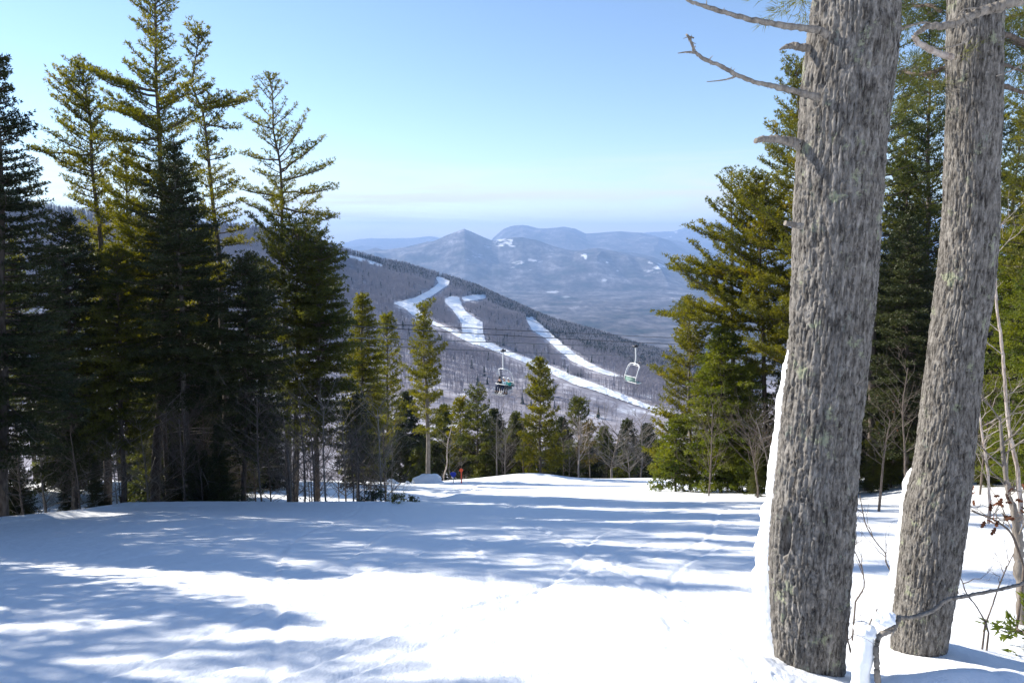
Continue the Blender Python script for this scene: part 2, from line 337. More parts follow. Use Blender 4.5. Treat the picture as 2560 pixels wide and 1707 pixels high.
def inpoly(u, v, P):
    P = np.array(P); ins = np.zeros(u.shape, bool); n = len(P)
    for i in range(n):
        x1, y1 = P[i]; x2, y2 = P[(i+1) % n]
        if y1 == y2: continue
        c = ((y1 > v) != (y2 > v)) & (u < (x2-x1)*(v-y1)/(y2-y1)+x1); ins ^= c
    return ins
RUNSNOW = make_snow('ski_run_snow', .3)
setp(RUNSNOW, 'Normal', bump(RUNSNOW, noise_node(RUNSNOW, .03, 5, .6), 1.0, 9.0))
run_lab = {'upper': 'long white ski run winding down the wooded ridge to the right', 'middle': 'broad sunlit ski run joining the long run from above',
           'right': 'pale blue ski run nearest the dark crest of the ridge', 'ledge': 'small snow shelf under the ridge crest right of the broad run', 'crest': 'thin snowy trail along the upper left of the ridge'}
for key, P in RUNS.items():
    Pa = np.array(P); st = 1.3
    us = np.arange(Pa[:, 0].min()-3, Pa[:, 0].max()+4, st); vs = np.arange(Pa[:, 1].min()-3, Pa[:, 1].max()+4, st)
    U, Vv = np.meshgrid(us, vs); ins = inpoly(U+2.0*n2(U, Vv, 7, 90, 2), Vv+1.0*n2(U, Vv, 6, 91), P)
    for du, dv in ((0, 1.8), (0, -1.8), (2, 0), (-2, 0)): ins |= inpoly(U+du+2.0*n2(U, Vv, 7, 90, 2), Vv+dv+1.0*n2(U, Vv, 6, 91), P)
    a, Yh = hit(U, Vv); X = a*Yh; Z = farz(a, np.nan_to_num(Yh, nan=1000.))
    ok = ins & ~np.isnan(Yh)
    n, m = U.shape; idx = np.arange(n*m).reshape(n, m)
    q = ok[:-1, :-1] & ok[1:, :-1] & ok[:-1, 1:] & ok[1:, 1:]
    jump = np.abs(np.diff(np.nan_to_num(Yh), axis=0))[:, :-1] < 90
    q &= jump
    F = np.stack([idx[1:, :-1][q], idx[1:, 1:][q], idx[:-1, 1:][q], idx[:-1, :-1][q]], -1)
    used = np.unique(F); mp_ = -np.ones(n*m, int); mp_[used] = np.arange(len(used))
    V = np.stack([X, Yh, Z+.8], -1).reshape(-1, 3)[used]
    mb = MB(); mb.add(V, mp_[F]); o = mb.build('ski_run', RUNSNOW, smooth=True); tag(o, run_lab[key], 'ski run', kind='structure')

# ------------------------------------------------------------------ far forest
rng = np.random.default_rng(7)
def tmpl_bare(rg):
    T = []
    for a in (rg.uniform(0, 3.14), ):
        d = np.array([math.cos(a), math.sin(a), 0])*.016; T.append([-d, d, [rg.normal()*.02, rg.normal()*.02, 1.0]])
        e = np.array([-d[1], d[0], 0]); T.append([-e, e, [0, 0, .95]])
    for k in range(11):
        z = rg.uniform(.35, .85); a = rg.uniform(0, 6.28); l = rg.uniform(.14, .27)*(1.25-z*.6)
        s = np.array([0, 0, z]); t = s+np.array([math.cos(a)*l, math.sin(a)*l, l*rg.uniform(.7, 1.7)])
        w_ = np.array([-math.sin(a), math.cos(a), rg.uniform(-.6, .6)])*.010; T.append([s-w_, s+w_, t])
        w2 = np.array([0, 0, .012]); T.append([s-w2, s+w2, t+rg.normal(0, .03, 3)])
    return np.array(T)
def tmpl_con(rg):
    T = []
    for tier in range(6):
        z = .08+.9*tier/6; rr = .21*(1-z)+.03
        for k in range(6):
            a = rg.uniform(0, .5)+k*1.05; w_ = .55; r_ = rr*rg.uniform(.7, 1.25); dz = -rg.uniform(.0, .06)
            T.append([[0, 0, z+.17], [math.cos(a-w_)*r_, math.sin(a-w_)*r_, z+dz], [math.cos(a+w_)*r_, math.sin(a+w_)*r_, z+dz+rg.uniform(-.02, .02)]])
    return np.array(T)
def scatter(name, base, H, tmpls, m, lab, cat, wid=1.0):
    mb = MB(); k = rng.integers(0, len(tmpls), len(base)); an = rng.uniform(0, 6.28, len(base))
    for i, T in enumerate(tmpls):
        s = k == i; b = base[s]; h = H[s]; c = np.cos(an[s]); n_ = np.sin(an[s])
        X = (T[None, :, :, 0]*c[:, None, None]-T[None, :, :, 1]*n_[:, None, None])*h[:, None, None]*wid
        Y = (T[None, :, :, 0]*n_[:, None, None]+T[None, :, :, 1]*c[:, None, None])*h[:, None, None]*wid
        Z = T[None, :, :, 2]*h[:, None, None]
        mb.tris((np.stack([X, Y, Z], -1)+b[:, None, None, :]).reshape(-1, 3, 3))
    return tag(mb.build(name, m), lab, cat, kind='stuff')
def sample(n, y0=560):
    a = rng.uniform(-.78, .36, n*3); Y = y0+(2000-y0)*np.sqrt(rng.uniform((y0/2000)**2*0, 1, n*3)); ry = tb(RIDGE, a, 2)
    s = (Y < ry+30) & (Y > y0); a, Y = a[s][:n], Y[s][:n]; Z = farz(a, Y)
    return np.stack([a*Y, Y, Z], -1), Y/tb(RIDGE, a, 2)
def clear(B, H):
    ok = np.ones(len(B), bool)
    for fr in (0, .3, .65, 1.0):
        Q = B.copy(); Q[:, 2] += H*fr; u, v = proj(Q); u = u+4*(vnoise(np.stack([B[:, 0]/25, B[:, 1]/25, B[:, 1]*0], -1), 8)-.5)*2; v = v+3.0*(vnoise(np.stack([B[:, 0]/18, B[:, 1]/18, B[:, 1]*0+4], -1), 9)-.5)*2
        for key, P in RUNS.items():
            if key == 'crest' and fr > .4: continue
            ok &= ~(inpoly(u, v, P) | inpoly(u, v+1.8, P) | inpoly(u, v-1.8, P) | inpoly(u-2, v, P) | inpoly(u+2, v, P))
    u, v = proj(B); ok &= (v < 1130) & (u > -60) & (u < 2050)
    return ok
B, fr = sample(130000); H = rng.uniform(9, 15, len(B)); u, v = proj(B)
dens = n2(B[:, 0], B[:, 1], 90, 95, 3); k = clear(B, H) & (rng.uniform(size=len(B)) < (.74+.8*dens)*np.interp(B[:, 1], [600, 1000, 1900], [1.25, .95, .40]))
scatter('bare_forest', B[k], H[k], [tmpl_bare(rng) for _ in range(9)], FARWOOD, 'leafless grey brown hardwood forest covering the ridge between the ski runs', 'forest')
B, fr = sample(42000); H = rng.uniform(8, 14, len(B)); u, v = proj(B)
vr = np.interp(u, proj(np.stack([RIDGE[0]*RIDGE[2], RIDGE[2], RIDGE[1]], -1))[0], proj(np.stack([RIDGE[0]*RIDGE[2], RIDGE[2], RIDGE[1]], -1))[1])
below = v-vr; bw = np.interp(u, [800, 1000, 1090, 1200, 1350, 1480, 1700], [14, 22, 18, 26, 48, 60, 70])
p = np.where(below < bw*(.75+.5*n2(B[:, 0], B[:, 1], 70, 97, 2)), .95, .0)+.05+.30*(n2(B[:, 0], B[:, 1], 110, 99, 3) > .42)
p = np.where((u > 1180) & (below < bw), p, p*np.where(u < 1100, .42, .6))
k = clear(B, H) & (rng.uniform(size=len(B)) < p)
scatter('conifer_forest', B[k], H[k], [tmpl_con(rng) for _ in range(6)], FARCON, 'dark evergreen forest along the crest of the ridge', 'forest', 1.0)

# ------------------------------------------------------------------ haze
mb = MB(); mb.box((0, 11600, -290), (120000, 24200, 1420)); 
HZ = bpy.data.materials.new('haze'); HZ.use_nodes = True; n_ = HZ.node_tree.nodes; n_.clear()
ho = n_.new('ShaderNodeOutputMaterial'); hv = n_.new('ShaderNodeVolumePrincipled'); hv.inputs['Color'].default_value = (.38, .58, .98, 1)
hv.inputs['Density'].default_value = 9.0e-5; hv.inputs['Anisotropy'].default_value = .1
HZ.node_tree.links.new(hv.outputs[0], ho.inputs['Volume'])
tag(mb.build('haze', HZ), 'pale blue air that fades the far mountains', kind='stuff')

# ------------------------------------------------------------------ near trees
def unit(v): return v/(np.linalg.norm(v, axis=-1, keepdims=True)+1e-9)
def needles(rg, P, D, k, ln, wd, spread):
    """k thin blades at every tuft position P along direction D"""
    n = len(P); D2 = unit(D[:, None]+rg.normal(0, spread, (n, k, 3)))
    L_ = ln*rg.uniform(.7, 1.2, (n, k, 1)); s_ = unit(np.cross(D2, rg.normal(size=(n, k, 3))))*wd*.5
    b = P[:, None]+rg.normal(0, ln*.12, (n, k, 3)); t = b+D2*L_; m_ = b+D2*L_*.35
    return np.stack([m_-s_, m_+s_, t], -2).reshape(-1, 3, 3), None
def blade(A, B, wd, rg):
    s_ = unit(np.cross(B-A, rg.normal(size=A.shape)))*wd*.5
    return np.stack([A-s_, A+s_, B], -2)
STYLE = {
 # whorl spacing, branches per whorl, rise bottom/top, droop, twig share, length jitter, tuft params
 'pine':   dict(dz=.52, nb=5.6, r0=.0, r1=.80, cv=.30, tw=.42, jit=(.62, 1.15), sp=.17, tsp=.12, k=10, ln=.15, wd=.036, spr=.62, up=.30, bare=.16, cut=.92),
 'spruce': dict(dz=.25, nb=6.2, r0=-.26, r1=.35, cv=.20, tw=.38, jit=(.72, 1.12), sp=.14, tsp=.11, k=9, ln=.12, wd=.042, spr=.60, up=-.05, bare=.06, cut=.96),
 'hemlock': dict(dz=.25, nb=6.2, r0=-.05, r1=.45, cv=-.08, tw=.42, jit=(.68, 1.12), sp=.14, tsp=.11, k=9, ln=.12, wd=.042, spr=.62, up=.05, bare=.06, cut=.96),
 'sparse': dict(dz=.60, nb=4.4, r0=.30, r1=1.2, cv=.28, tw=.34, jit=(.55, 1.1), sp=.20, tsp=.15, k=9, ln=.13, wd=.030, spr=.6, up=.5, bare=.30, cut=.85),
}
def conifer(label, kind, Y, trunk, outline, seed, fol=None, bark=None, rad=None, extra=(), dead=0, cat='tree', group=None, name=None, dens=1.0, snow=0, style2=None):
    rg = np.random.default_rng(seed); S = dict(STYLE[kind])
    fol = fol or F_PINE; bark = bark or BARK
    T = np.array([atY(u, v, Y) for u, v in trunk])
    g = float(gz(T[0, 0], Y)); d = (T[1]-T[0])/max(1e-3, T[1, 2]-T[0, 2]); T[0] = T[0]+d*(g-T[0, 2]); org = T[0].copy(); T[0] = T[0]-d*.4
    H = T[-1, 2]-g; rad = (rad*.8 if rad else .008*H+.025)
    zt = np.linspace(0, 1, 40); TZ = T[:, 2]
    zz = T[0, 2]+zt*(T[-1, 2]-T[0, 2]); bx = np.interp(zz, TZ, T[:, 0]); by = np.interp(zz, TZ, T[:, 1]); wob = .03*np.sin(zz*1.3+seed)*(zt < .95)
    P = np.stack([bx+wob, by, zz], -1); rr = rad*(1-zt)**.8*.93+.012; rr[0:2] *= 1.25
    def tp(z): return np.array([np.interp(z, zz, P[:, 0]), np.interp(z, zz, P[:, 1]), z])
    root = empty(name or {'pine': 'pine_tree', 'sparse': 'pine_tree', 'spruce': 'spruce_tree', 'hemlock': 'hemlock_tree'}[kind], org, label, cat, group)
    mb = MB(); mb.tube(P, rr, 10); mb.build('trunk', bark, root, True, org)
    sc_ = float(np.clip(Y/26, .75, 2.3)); q = sc_**.75
    ov = np.array([[atY(x, v, Y)[2], atY(xl, v, Y)[0], atY(xr, v, Y)[0]] for v, xl, xr in outline for x in (xl,)])
    o_ = np.argsort(ov[:, 0]); oz, ol, orr = ov[o_, 0], ov[o_, 1], ov[o_, 2]
    zb = max(oz[0], g+(.4 if H > 2.5 else .03)); ztop = min(oz[-1], T[-1, 2])
    cr = MB(); TP = []; TD = []; TW_A = []; TW_B = []
    def branch(z, az, Lh, rise, cv, tipz=None, th=None, full=1.0):
        p0 = tp(z); dh = np.array([math.cos(az), math.sin(az), 0]); n = max(5, int(Lh/.35)+3); s = np.linspace(0, 1, n)
        bend = rg.normal(0, .10)*Lh; perp = np.array([-dh[1], dh[0], 0])
        zz_ = rise*Lh*s+cv*Lh*(s**2)
        if tipz is not None: zz_ = (tipz-z)*s**1.15-.10*Lh*s*(1-s)*1.5
        Q = p0+dh*(Lh*s)[:, None]+perp*(bend*s*s)[:, None]; Q[:, 2] += zz_
        Q += rg.normal(0, .018*Lh, Q.shape)*(s[:, None]*(1-s[:, None])*3)
        th_ = th or (.012*Lh+.010)
        cr.tube(Q, th_*(1-s)**.7+.005*q, 4, 0, False)
        m = max(3, int(Lh/(S['sp']*q)*dens)); ss = S['bare']+(1-S['bare'])*(np.arange(m)+rg.uniform(.1, .9, m))/m
        B0 = np.stack([np.interp(ss, s, Q[:, i]) for i in range(3)], -1)
        tg = unit(np.stack([np.interp(np.clip(ss+.05, 0, 1), s, Q[:, i])-np.interp(ss-.05, s, Q[:, i]) for i in range(3)], -1))
        side = np.where(np.arange(m) % 2, 1., -1.)[:, None]; pp = unit(np.cross(tg, [0, 0, 1.]))
        wd = unit(tg*rg.uniform(.5, 1.0, (m, 1))+side*pp*rg.uniform(.4, 1.0, (m, 1))+np.array([0, 0, 1.])*(S['up']*rg.uniform(.2, 1.3, (m, 1))))
        tl = (S['tw']*Lh*(1.08-ss)**.8*np.sqrt(np.clip((ss-S['bare']*.6)*4, .15, 1))+.16*q)*rg.uniform(.6, 1.2, m)*full
        E_ = B0+wd*tl[:, None]; TW_A.append(B0); TW_B.append(E_)
        nt_ = np.maximum(2, (tl/(S['tsp']*q)*dens**.5).astype(int)+1)
        idx = np.repeat(np.arange(m), nt_); fr = (np.concatenate([np.arange(c) for c in nt_])+.6)/nt_[idx]
        TP.append(B0[idx]+wd[idx]*(tl[idx]*fr)[:, None]+rg.normal(0, .035*q, (len(idx), 3))); TD.append(wd[idx]*.9+np.array([0, 0, .35 if kind in ('pine', 'sparse') else 0.]))
        # leader tufts
        k_ = max(2, int(Lh*(1-S['bare'])/(S['tsp']*q))); f = np.linspace(S['bare']+.1, 1, k_)
        TP.append(np.stack([np.interp(f, s, Q[:, i]) for i in range(3)], -1)); TD.append(np.tile(unit(Q[-1]-Q[-2]), (k_, 1)))
    z = zb; gap = 1.0
    while z < ztop-min(.1, H*.08):
        t = (z-zb)/(ztop-zb+1e-6); dz = S['dz']*(1.15-.5*t)*q**.6/dens**.5
        nb = max(2, int(rg.normal(S['nb'], .8))); a0 = rg.uniform(0, 6.28)
        xl, xr = np.interp(z, oz, ol), np.interp(z, oz, orr); c = tp(z)
        wob_ = .84+.34*vnoise(np.array([z*.55+seed*3.1, seed*1.7, .5]), 3)
        for b in range(nb):
            az = a0+b*6.283/nb+rg.normal(0, .3); zb_ = z+rg.uniform(-.4, .4)*dz; cx = math.cos(az)
            side = (xr-c[0]) if cx > 0 else (c[0]-xl); av = (xr-xl)/2
            Lh = max(.18, side)*abs(cx)+max(.2, av)*(1-abs(cx)); Lh *= rg.uniform(*S['jit'])*wob_
            if rg.uniform() > S['cut'] and t < .9: continue
            rise = S['r0']+(S['r1']-S['r0'])*t**1.6+rg.normal(0, .08)
            Lh = max(Lh/(1+max(0, rise)*.2), .15)
            branch(zb_, az, Lh, rise, S['cv']*rg.uniform(.3, 1.1), full=1.0 if t < .85 else .8)
        z += dz*rg.uniform(.8, 1.2)
    # leader
    tz = np.linspace(max(zb, ztop-.9), ztop, 8); TP.append(np.array([tp(a) for a in tz])); TD.append(np.tile([0, 0, 1.], (8, 1)))
    for e in extra:
        (u0, v0), (u1, v1), back = e[0], e[1], (e[2] if len(e) > 2 else 0)
        p0 = atY(u0, v0, Y); p1 = atY(u1, v1, Y); dx = p1[0]-tp(p0[2])[0]; L_ = abs(dx)
        branch(p0[2], math.atan2(back*L_, dx), math.hypot(L_, back*L_), 0, 0, tipz=p1[2], th=.02+.010*L_, full=1.0)
    for _ in range(dead):
        z = g+rg.uniform(.8, max(1.5, zb-g+1.2)); az = rg.uniform(0, 6.28); L_ = rg.uniform(.5, 2.0); p = tp(z)
        s = np.linspace(0, 1, 5)[:, None]; dh = np.array([math.cos(az), math.sin(az), rg.uniform(-.35, .15)])
        Q = p+dh*L_*s+np.array([0, 0, -.18])*L_*s*s; cr.tube(Q, .014*(1-s[:, 0])+.006, 3, 2, False)
        m = 6; B0 = Q[rg.integers(1, 5, m)]; E_ = B0+unit(dh+rg.normal(0, .6, (m, 3)))*rg.uniform(.2, .6, (m, 1)); cr.tris(blade(B0, E_, .014, rg), 2)
    TP = np.vstack(TP); TD = np.vstack(TD)
    N1, _ = needles(rg, TP, TD, S['k'], S['ln']*q, S['wd']*sc_**.9, S['spr']); cr.tris(N1, 1)
    A = np.vstack(TW_A); B_ = np.vstack(TW_B); cr.tris(blade(A, B_, .018*q, rg), 0)
    if snow:
        ix = rg.integers(0, len(TP), snow); c_ = TP[ix]
        for p in c_:
            r_ = rg.uniform(.04, .10)*q; th = np.arange(6)*1.047; ring = np.stack([np.cos(th)*r_, np.sin(th)*r_*.8, np.zeros(6)], -1)
            V = np.vstack([ring+p, [p+[0, 0, r_*.7]], [p-[0, 0, r_*.3]]]); k_ = np.arange(6); cr.add(V, np.vstack([np.stack([k_, (k_+1) % 6, np.full(6, 6)], -1), np.stack([(k_+1) % 6, k_, np.full(6, 7)], -1)]), 3)
    cr.build('crown', [TWIG if kind != 'pine' else bark, fol, DEADW, SNOWCRUST], root, False, org)
    return root

LT = 'trees along the left edge of the slope'; CT = 'evergreens beyond the crest of the slope'; RT = 'trees along the right edge of the slope'
# ---- left stand
conifer('dark broad spruce cut by the left edge of the picture', 'spruce', 17, [(8, 1320), (6, 800), (0, 450), (-5, 130)], [(135, -25, 15), (200, -45, 18), (262, -60, 28), (300, -80, 55), (340, -90, 82), (395, -90, 60), (450, -100, 90), (520, -110, 130), (620, -120, 150), (800, -150, 170), (1000, -170, 170), (1130, -150, 130)], 11, F_SPRUCE, rad=.19, dead=25, group=LT)
conifer('tall pine with flat tiers and bare upswept top, leftmost of the tall pines', 'pine', 27, [(270, 1265), (262, 900), (250, 600), (232, 420), (225, 300), (208, 200), (195, 157)], [(157, 188, 212), (200, 150, 235), (235, 150, 240), (262, 160, 250), (275, 120, 262), (310, 125, 275), (335, 150, 275), (345, 120, 275), (380, 108, 285), (400, 150, 270), (430, 95, 285), (450, 90, 280), (480, 160, 270), (500, 150, 270), (560, 180, 300), (700, 190, 330), (850, 210, 300)], 12, F_PINE, group=LT, dead=10, dens=1.15, extra=[((215, 250), (125, 183)), ((220, 268), (150, 175)), ((232, 385), (92, 375))])
conifer('tallest pine of the left stand, its top cut by the upper edge', 'pine', 25, [(385, 1262), (415, 800), (415, 560), (400, 380), (390, 220), (392, 60), (385, -25)], [(-25, 365, 400), (0, 308, 440), (25, 320, 450), (55, 303, 450), (75, 325, 430), (100, 312, 425), (125, 340, 430), (150, 335, 450), (180, 320, 460), (215, 320, 455), (235, 345, 470), (262, 300, 465), (300, 300, 455), (330, 285, 480), (400, 290, 470), (430, 285, 500), (520, 280, 480), (600, 300, 500), (700, 290, 500)], 13, F_PINE, group=LT, dead=14, rad=.24, dens=1.25,
        extra=[((388, 228), (190, 158)), ((390, 240), (240, 190)), ((392, 290), (255, 268)), ((396, 345), (235, 345)), ((396, 300), (250, 225)), ((400, 330), (500, 272)), ((392, 262), (480, 225))])
conifer('leaning pine with one long branch reaching right near its top', 'pine', 28, [(572, 1262), (560, 900), (545, 600), (520, 400), (508, 280), (480, 215), (500, 70)], [(72, 462, 520), (90, 450, 528), (130, 455, 530), (170, 455, 512), (200, 458, 505), (225, 452, 530), (250, 455, 545), (275, 470, 540), (300, 480, 585), (325, 475, 590), (345, 490, 540), (365, 500, 530), (400, 485, 585), (440, 485, 590), (500, 490, 600), (600, 500, 620), (700, 480, 640)], 14, F_PINE, group=LT, dead=12, rad=.19, dens=1.15,
        extra=[((508, 272), (642, 232)), ((508, 268), (610, 245), .25), ((505, 262), (585, 240), -.25), ((512, 310), (595, 320)), ((506, 290), (415, 330))])
conifer('dark slender spruce standing before the tallest pine', 'spruce', 23.5, [(470, 1268), (455, 800), (440, 500), (432, 350)], [(350, 427, 438), (400, 408, 458), (470, 375, 490), (550, 350, 520), (650, 335, 560), (800, 310, 590), (930, 330, 590), (1000, 400, 540)], 15, F_SPRUCE, group=LT, dead=40, bark=BARKG)
conifer('open upswept pine standing apart at the right of the left stand', 'sparse', 30, [(725, 1255), (712, 800), (705, 560), (700, 400), (685, 330), (680, 205)], [(203, 668, 690), (225, 650, 705), (250, 642, 715), (285, 620, 715), (310, 650, 760), (335, 640, 745), (365, 640, 790), (385, 600, 790), (410, 615, 830), (440, 640, 770), (475, 585, 835), (500, 650, 835), (540, 610, 838), (560, 640, 838)], 16, F_PINE, group=LT, rad=.20, dens=1.75,
        extra=[((686, 322), (612, 290)), ((700, 400), (600, 385)), ((700, 395), (770, 278)), ((702, 425), (805, 345)), ((703, 450), (830, 408)), ((705, 480), (838, 470)), ((706, 520), (836, 540)), ((706, 490), (582, 465)), ((708, 560), (840, 545)), ((702, 440), (635, 428)), ((705, 540), (600, 500))])
conifer('yellow green pine crown filling the gap behind the two tallest pines', 'pine', 33, [(320, 1240), (318, 900), (316, 365)], [(370, 300, 330), (420, 280, 350), (470, 240, 360), (530, 220, 380), (600, 200, 400), (700, 190, 420), (850, 220, 400), (1000, 240, 380)], 17, F_PINE, group=LT)
conifer('dense yellow green pine at the right shoulder of the left stand', 'pine', 28, [(740, 1258), (742, 900), (745, 570)], [(575, 730, 770), (600, 640, 800), (640, 610, 850), (700, 600, 862), (760, 600, 860), (850, 620, 870), (950, 640, 890), (1050, 660, 880)], 18, F_PINED, group=LT, dens=1.3, dead=14)
conifer('broad shaded evergreen on the right side of the left stand', 'hemlock', 27, [(790, 1258), (800, 610)], [(600, 770, 830), (660, 740, 870), (720, 710, 850), (800, 690, 890), (900, 690, 905), (1000, 700, 905), (1100, 720, 890)], 19, F_PINED, group=LT, dead=16)
conifer('short dark spruce at the right end of the left stand', 'spruce', 27, [(893, 1258), (893, 985)], [(985, 888, 898), (1030, 872, 915), (1070, 855, 928), (1110, 842, 948), (1160, 840, 958), (1205, 850, 952)], 20, F_SPRUCE, group=LT, dead=8)
conifer('shaded spruce between the leaning pine and the open pine', 'spruce', 24, [(610, 1262), (620, 640)], [(600, 605, 630), (650, 590, 650), (700, 560, 690), (780, 545, 720), (900, 520, 740), (1050, 530, 730), (1130, 560, 690)], 21, F_SPRUCE, group=LT, dead=25)
conifer('dark spruce right of the broad one at the left edge', 'spruce', 23, [(190, 1290), (160, 540)], [(520, 145, 165), (600, 105, 210), (680, 90, 250), (800, 60, 280), (900, 60, 290), (1050, 60, 280), (1180, 90, 250)], 22, F_SPRUCE, group=LT, dead=18)
conifer('shaded conifer below the flat tiered pine', 'hemlock', 23, [(310, 1275), (292, 620)], [(610, 280, 310), (680, 255, 340), (750, 230, 360), (900, 200, 400), (1050, 210, 390), (1120, 240, 350)], 23, F_PINED, group=LT, dead=20)
conifer('dim evergreen deep in the middle of the left stand', 'spruce', 32, [(500, 1250), (505, 560)], [(560, 495, 515), (650, 460, 560), (800, 420, 600), (1000, 410, 610), (1120, 430, 590)], 24, F_SPRUCE, group=LT, dead=10)
conifer('yellow green pine with drooping boughs in the left stand', 'pine', 26, [(420, 1262), (400, 700), (380, 560)], [(560, 340, 420), (620, 290, 480), (680, 260, 500), (740, 250, 520), (820, 280, 520), (900, 300, 500)], 25, F_PINE, group=LT, dens=1.2)
# ---- beyond the crest
conifer('yellow green spruce beside the dark short one, leftmost beyond the crest', 'hemlock', 46, [(905, 1230), (905, 725)], [(735, 898, 912), (780, 880, 930), (830, 868, 950), (900, 860, 962), (1000, 850, 972), (1100, 850, 975), (1180, 860, 960)], 31, F_PINE, group=CT)
conifer('slim yellow green pine left of the grey trunked one', 'pine', 58, [(970, 1230), (968, 790)], [(795, 958, 980), (840, 948, 995), (900, 935, 1005), (960, 928, 1012), (1050, 930, 1012), (1150, 940, 1000)], 32, F_PINE, group=CT, dens=1.2)
conifer('tall pine with bare pale grey trunk and rounded top tuft', 'pine', 52, [(1072, 1230), (1068, 1000), (1060, 900), (1058, 765)], [(765, 1048, 1078), (785, 1040, 1090), (800, 1046, 1075), (825, 1030, 1082), (845, 1042, 1075), (862, 1035, 1100), (885, 1016, 1112), (905, 1035, 1095), (935, 1012, 1100), (975, 1005, 1120), (1000, 1030, 1110), (1040, 1010, 1130), (1075, 1030, 1110)], 33, F_PINE, BARKG, group=CT, rad=.26, dens=1.5)
conifer('evergreen with dull green top left of the central pine', 'pine', 60, [(1195, 1235), (1193, 970)], [(975, 1185, 1205), (1015, 1165, 1225), (1060, 1145, 1245), (1120, 1135, 1262), (1180, 1150, 1250)], 34, F_PINED, group=CT, dens=1.3)
conifer('bushy evergreen behind the orange marker', 'pine', 62, [(1150, 1230), (1150, 1005)], [(1005, 1142, 1160), (1060, 1120, 1180), (1120, 1110, 1190), (1180, 1120, 1180)], 35, F_PINE, group=CT, dens=1.3)
conifer('central pine with pointed top standing alone below the occupied chair', 'pine', 54, [(1350, 1235), (1350, 898)], [(898, 1347, 1353), (920, 1335, 1365), (935, 1318, 1375), (955, 1314, 1385), (980, 1325, 1380), (1000, 1312, 1400), (1025, 1328, 1380), (1050, 1300, 1400), (1090, 1296, 1412), (1150, 1290, 1420), (1190, 1300, 1410)], 36, F_PINE, group=CT, dens=1.6)
conifer('rounded evergreen right of the central pine', 'pine', 62, [(1445, 1235), (1447, 1000)], [(1000, 1438, 1456), (1030, 1420, 1470), (1060, 1412, 1482), (1110, 1398, 1490), (1170, 1405, 1490)], 37, F_PINED, group=CT, dens=1.5)
conifer('small dark spruce at the right end of the crest', 'spruce', 66, [(1570, 1235), (1568, 1048)], [(1048, 1564, 1572), (1080, 1555, 1585), (1120, 1540, 1600), (1180, 1530, 1612)], 38, F_SPRUCE, group=CT, dens=1.2)
conifer('small golden brown conifer right of the rounded evergreen', 'pine', 58, [(1475, 1235), (1472, 1065)], [(1065, 1465, 1480), (1095, 1440, 1500), (1120, 1450, 1490), (1150, 1442, 1502)], 39, F_GOLD, BARKG, group=CT, dens=.9)
for i, (u, v, Y, f) in enumerate([(1015, 982, 70, 0), (1110, 1012, 74, 1), (1235, 1022, 76, 0), (1290, 1032, 72, 1), (1405, 1042, 78, 0), (1510, 1067, 76, 1), (1620, 1060, 72, 0), (930, 960, 64, 1), (1060, 1070, 80, 0), (1320, 1090, 66, 1), (1650, 1100, 66, 1), (1085, 1110, 60, 0), (1170, 1090, 63, 0), (1215, 1120, 58, 1), (1275, 1110, 60, 0), (1300, 1130, 57, 1), (1385, 1110, 60, 0), (1425, 1125, 57, 1), (1480, 1120, 62, 0), (1530, 1110, 64, 0), (1560, 1130, 58, 1), (1600, 1115, 62, 0), (1000, 1080, 56, 0), (1045, 1120, 55, 1), (940, 1080, 52, 0)]):
    conifer('dull evergreen filling the row behind the crest', 'hemlock' if i % 2 else 'spruce', Y, [(u, 1240), (u, v)], [(v, u-3, u+3), (v+40, u-24, u+24), (v+90, u-46, u+46), (v+160, u-52, u+52)], 50+i, F_PINED if f else F_SPRUCE, dens=1.3, group='background evergreens behind the crest')
# ---- right stand
conifer('large pine mostly hidden behind the thick trunk', 'pine', 30, [(2010, 1235), (2005, 600), (1990, 150)], [(145, 1965, 2010), (200, 1950, 2050), (225, 1975, 2050), (262, 1912, 2060), (300, 1925, 2060), (325, 1895, 2050), (345, 1935, 2050), (395, 1868, 2080), (430, 1880, 2080), (455, 1885, 2080), (480, 1920, 2060), (520, 1840, 2080), (560, 1815, 2080), (650, 1800, 2100), (750, 1800, 2100), (900, 1830, 2080)], 61, F_PINE, group=RT, rad=.22, dens=1.3)
conifer('golden green pine with long low boughs reaching left over the valley', 'pine', 32, [(1922, 1222), (1908, 868), (1900, 640), (1890, 440)], [(440, 1870, 1910), (490, 1830, 1950), (510, 1850, 1950), (545, 1735, 1980), (575, 1790, 1990), (600, 1725, 1990), (630, 1760, 1990), (670, 1685, 1990), (700, 1740, 1980), (735, 1730, 1980), (785, 1645, 1980), (800, 1740, 1970), (860, 1760, 1980), (940, 1790, 1970)], 62, F_PINE, group=RT, dens=1.35,
        extra=[((1903, 690), (1682, 672)), ((1905, 760), (1648, 785)), ((1903, 700), (1725, 655), .2), ((1900, 610), (1722, 570)), ((1905, 730), (1735, 720)), ((1905, 800), (1700, 790), -.2)])
conifer('sparse pale pine top rising behind the golden green pine', 'sparse', 34, [(1835, 1212), (1830, 700), (1828, 425)], [(425, 1815, 1842), (455, 1795, 1860), (480, 1770, 1870), (520, 1765, 1875), (560, 1760, 1880), (620, 1770, 1880)], 63, F_PINED, BARKG, group=RT)
conifer('bright yellow green pine at the left end of the right stand', 'pine', 34, [(1728, 1215), (1722, 950), (1725, 742)], [(742, 1718, 1732), (775, 1705, 1750), (810, 1685, 1775), (840, 1665, 1780), (870, 1680, 1780), (900, 1640, 1800), (930, 1660, 1800), (960, 1608, 1800), (1000, 1640, 1790), (1060, 1620, 1780), (1130, 1615, 1770), (1195, 1630, 1750)], 64, F_PINE, BARKG, group=RT, dens=1.4)
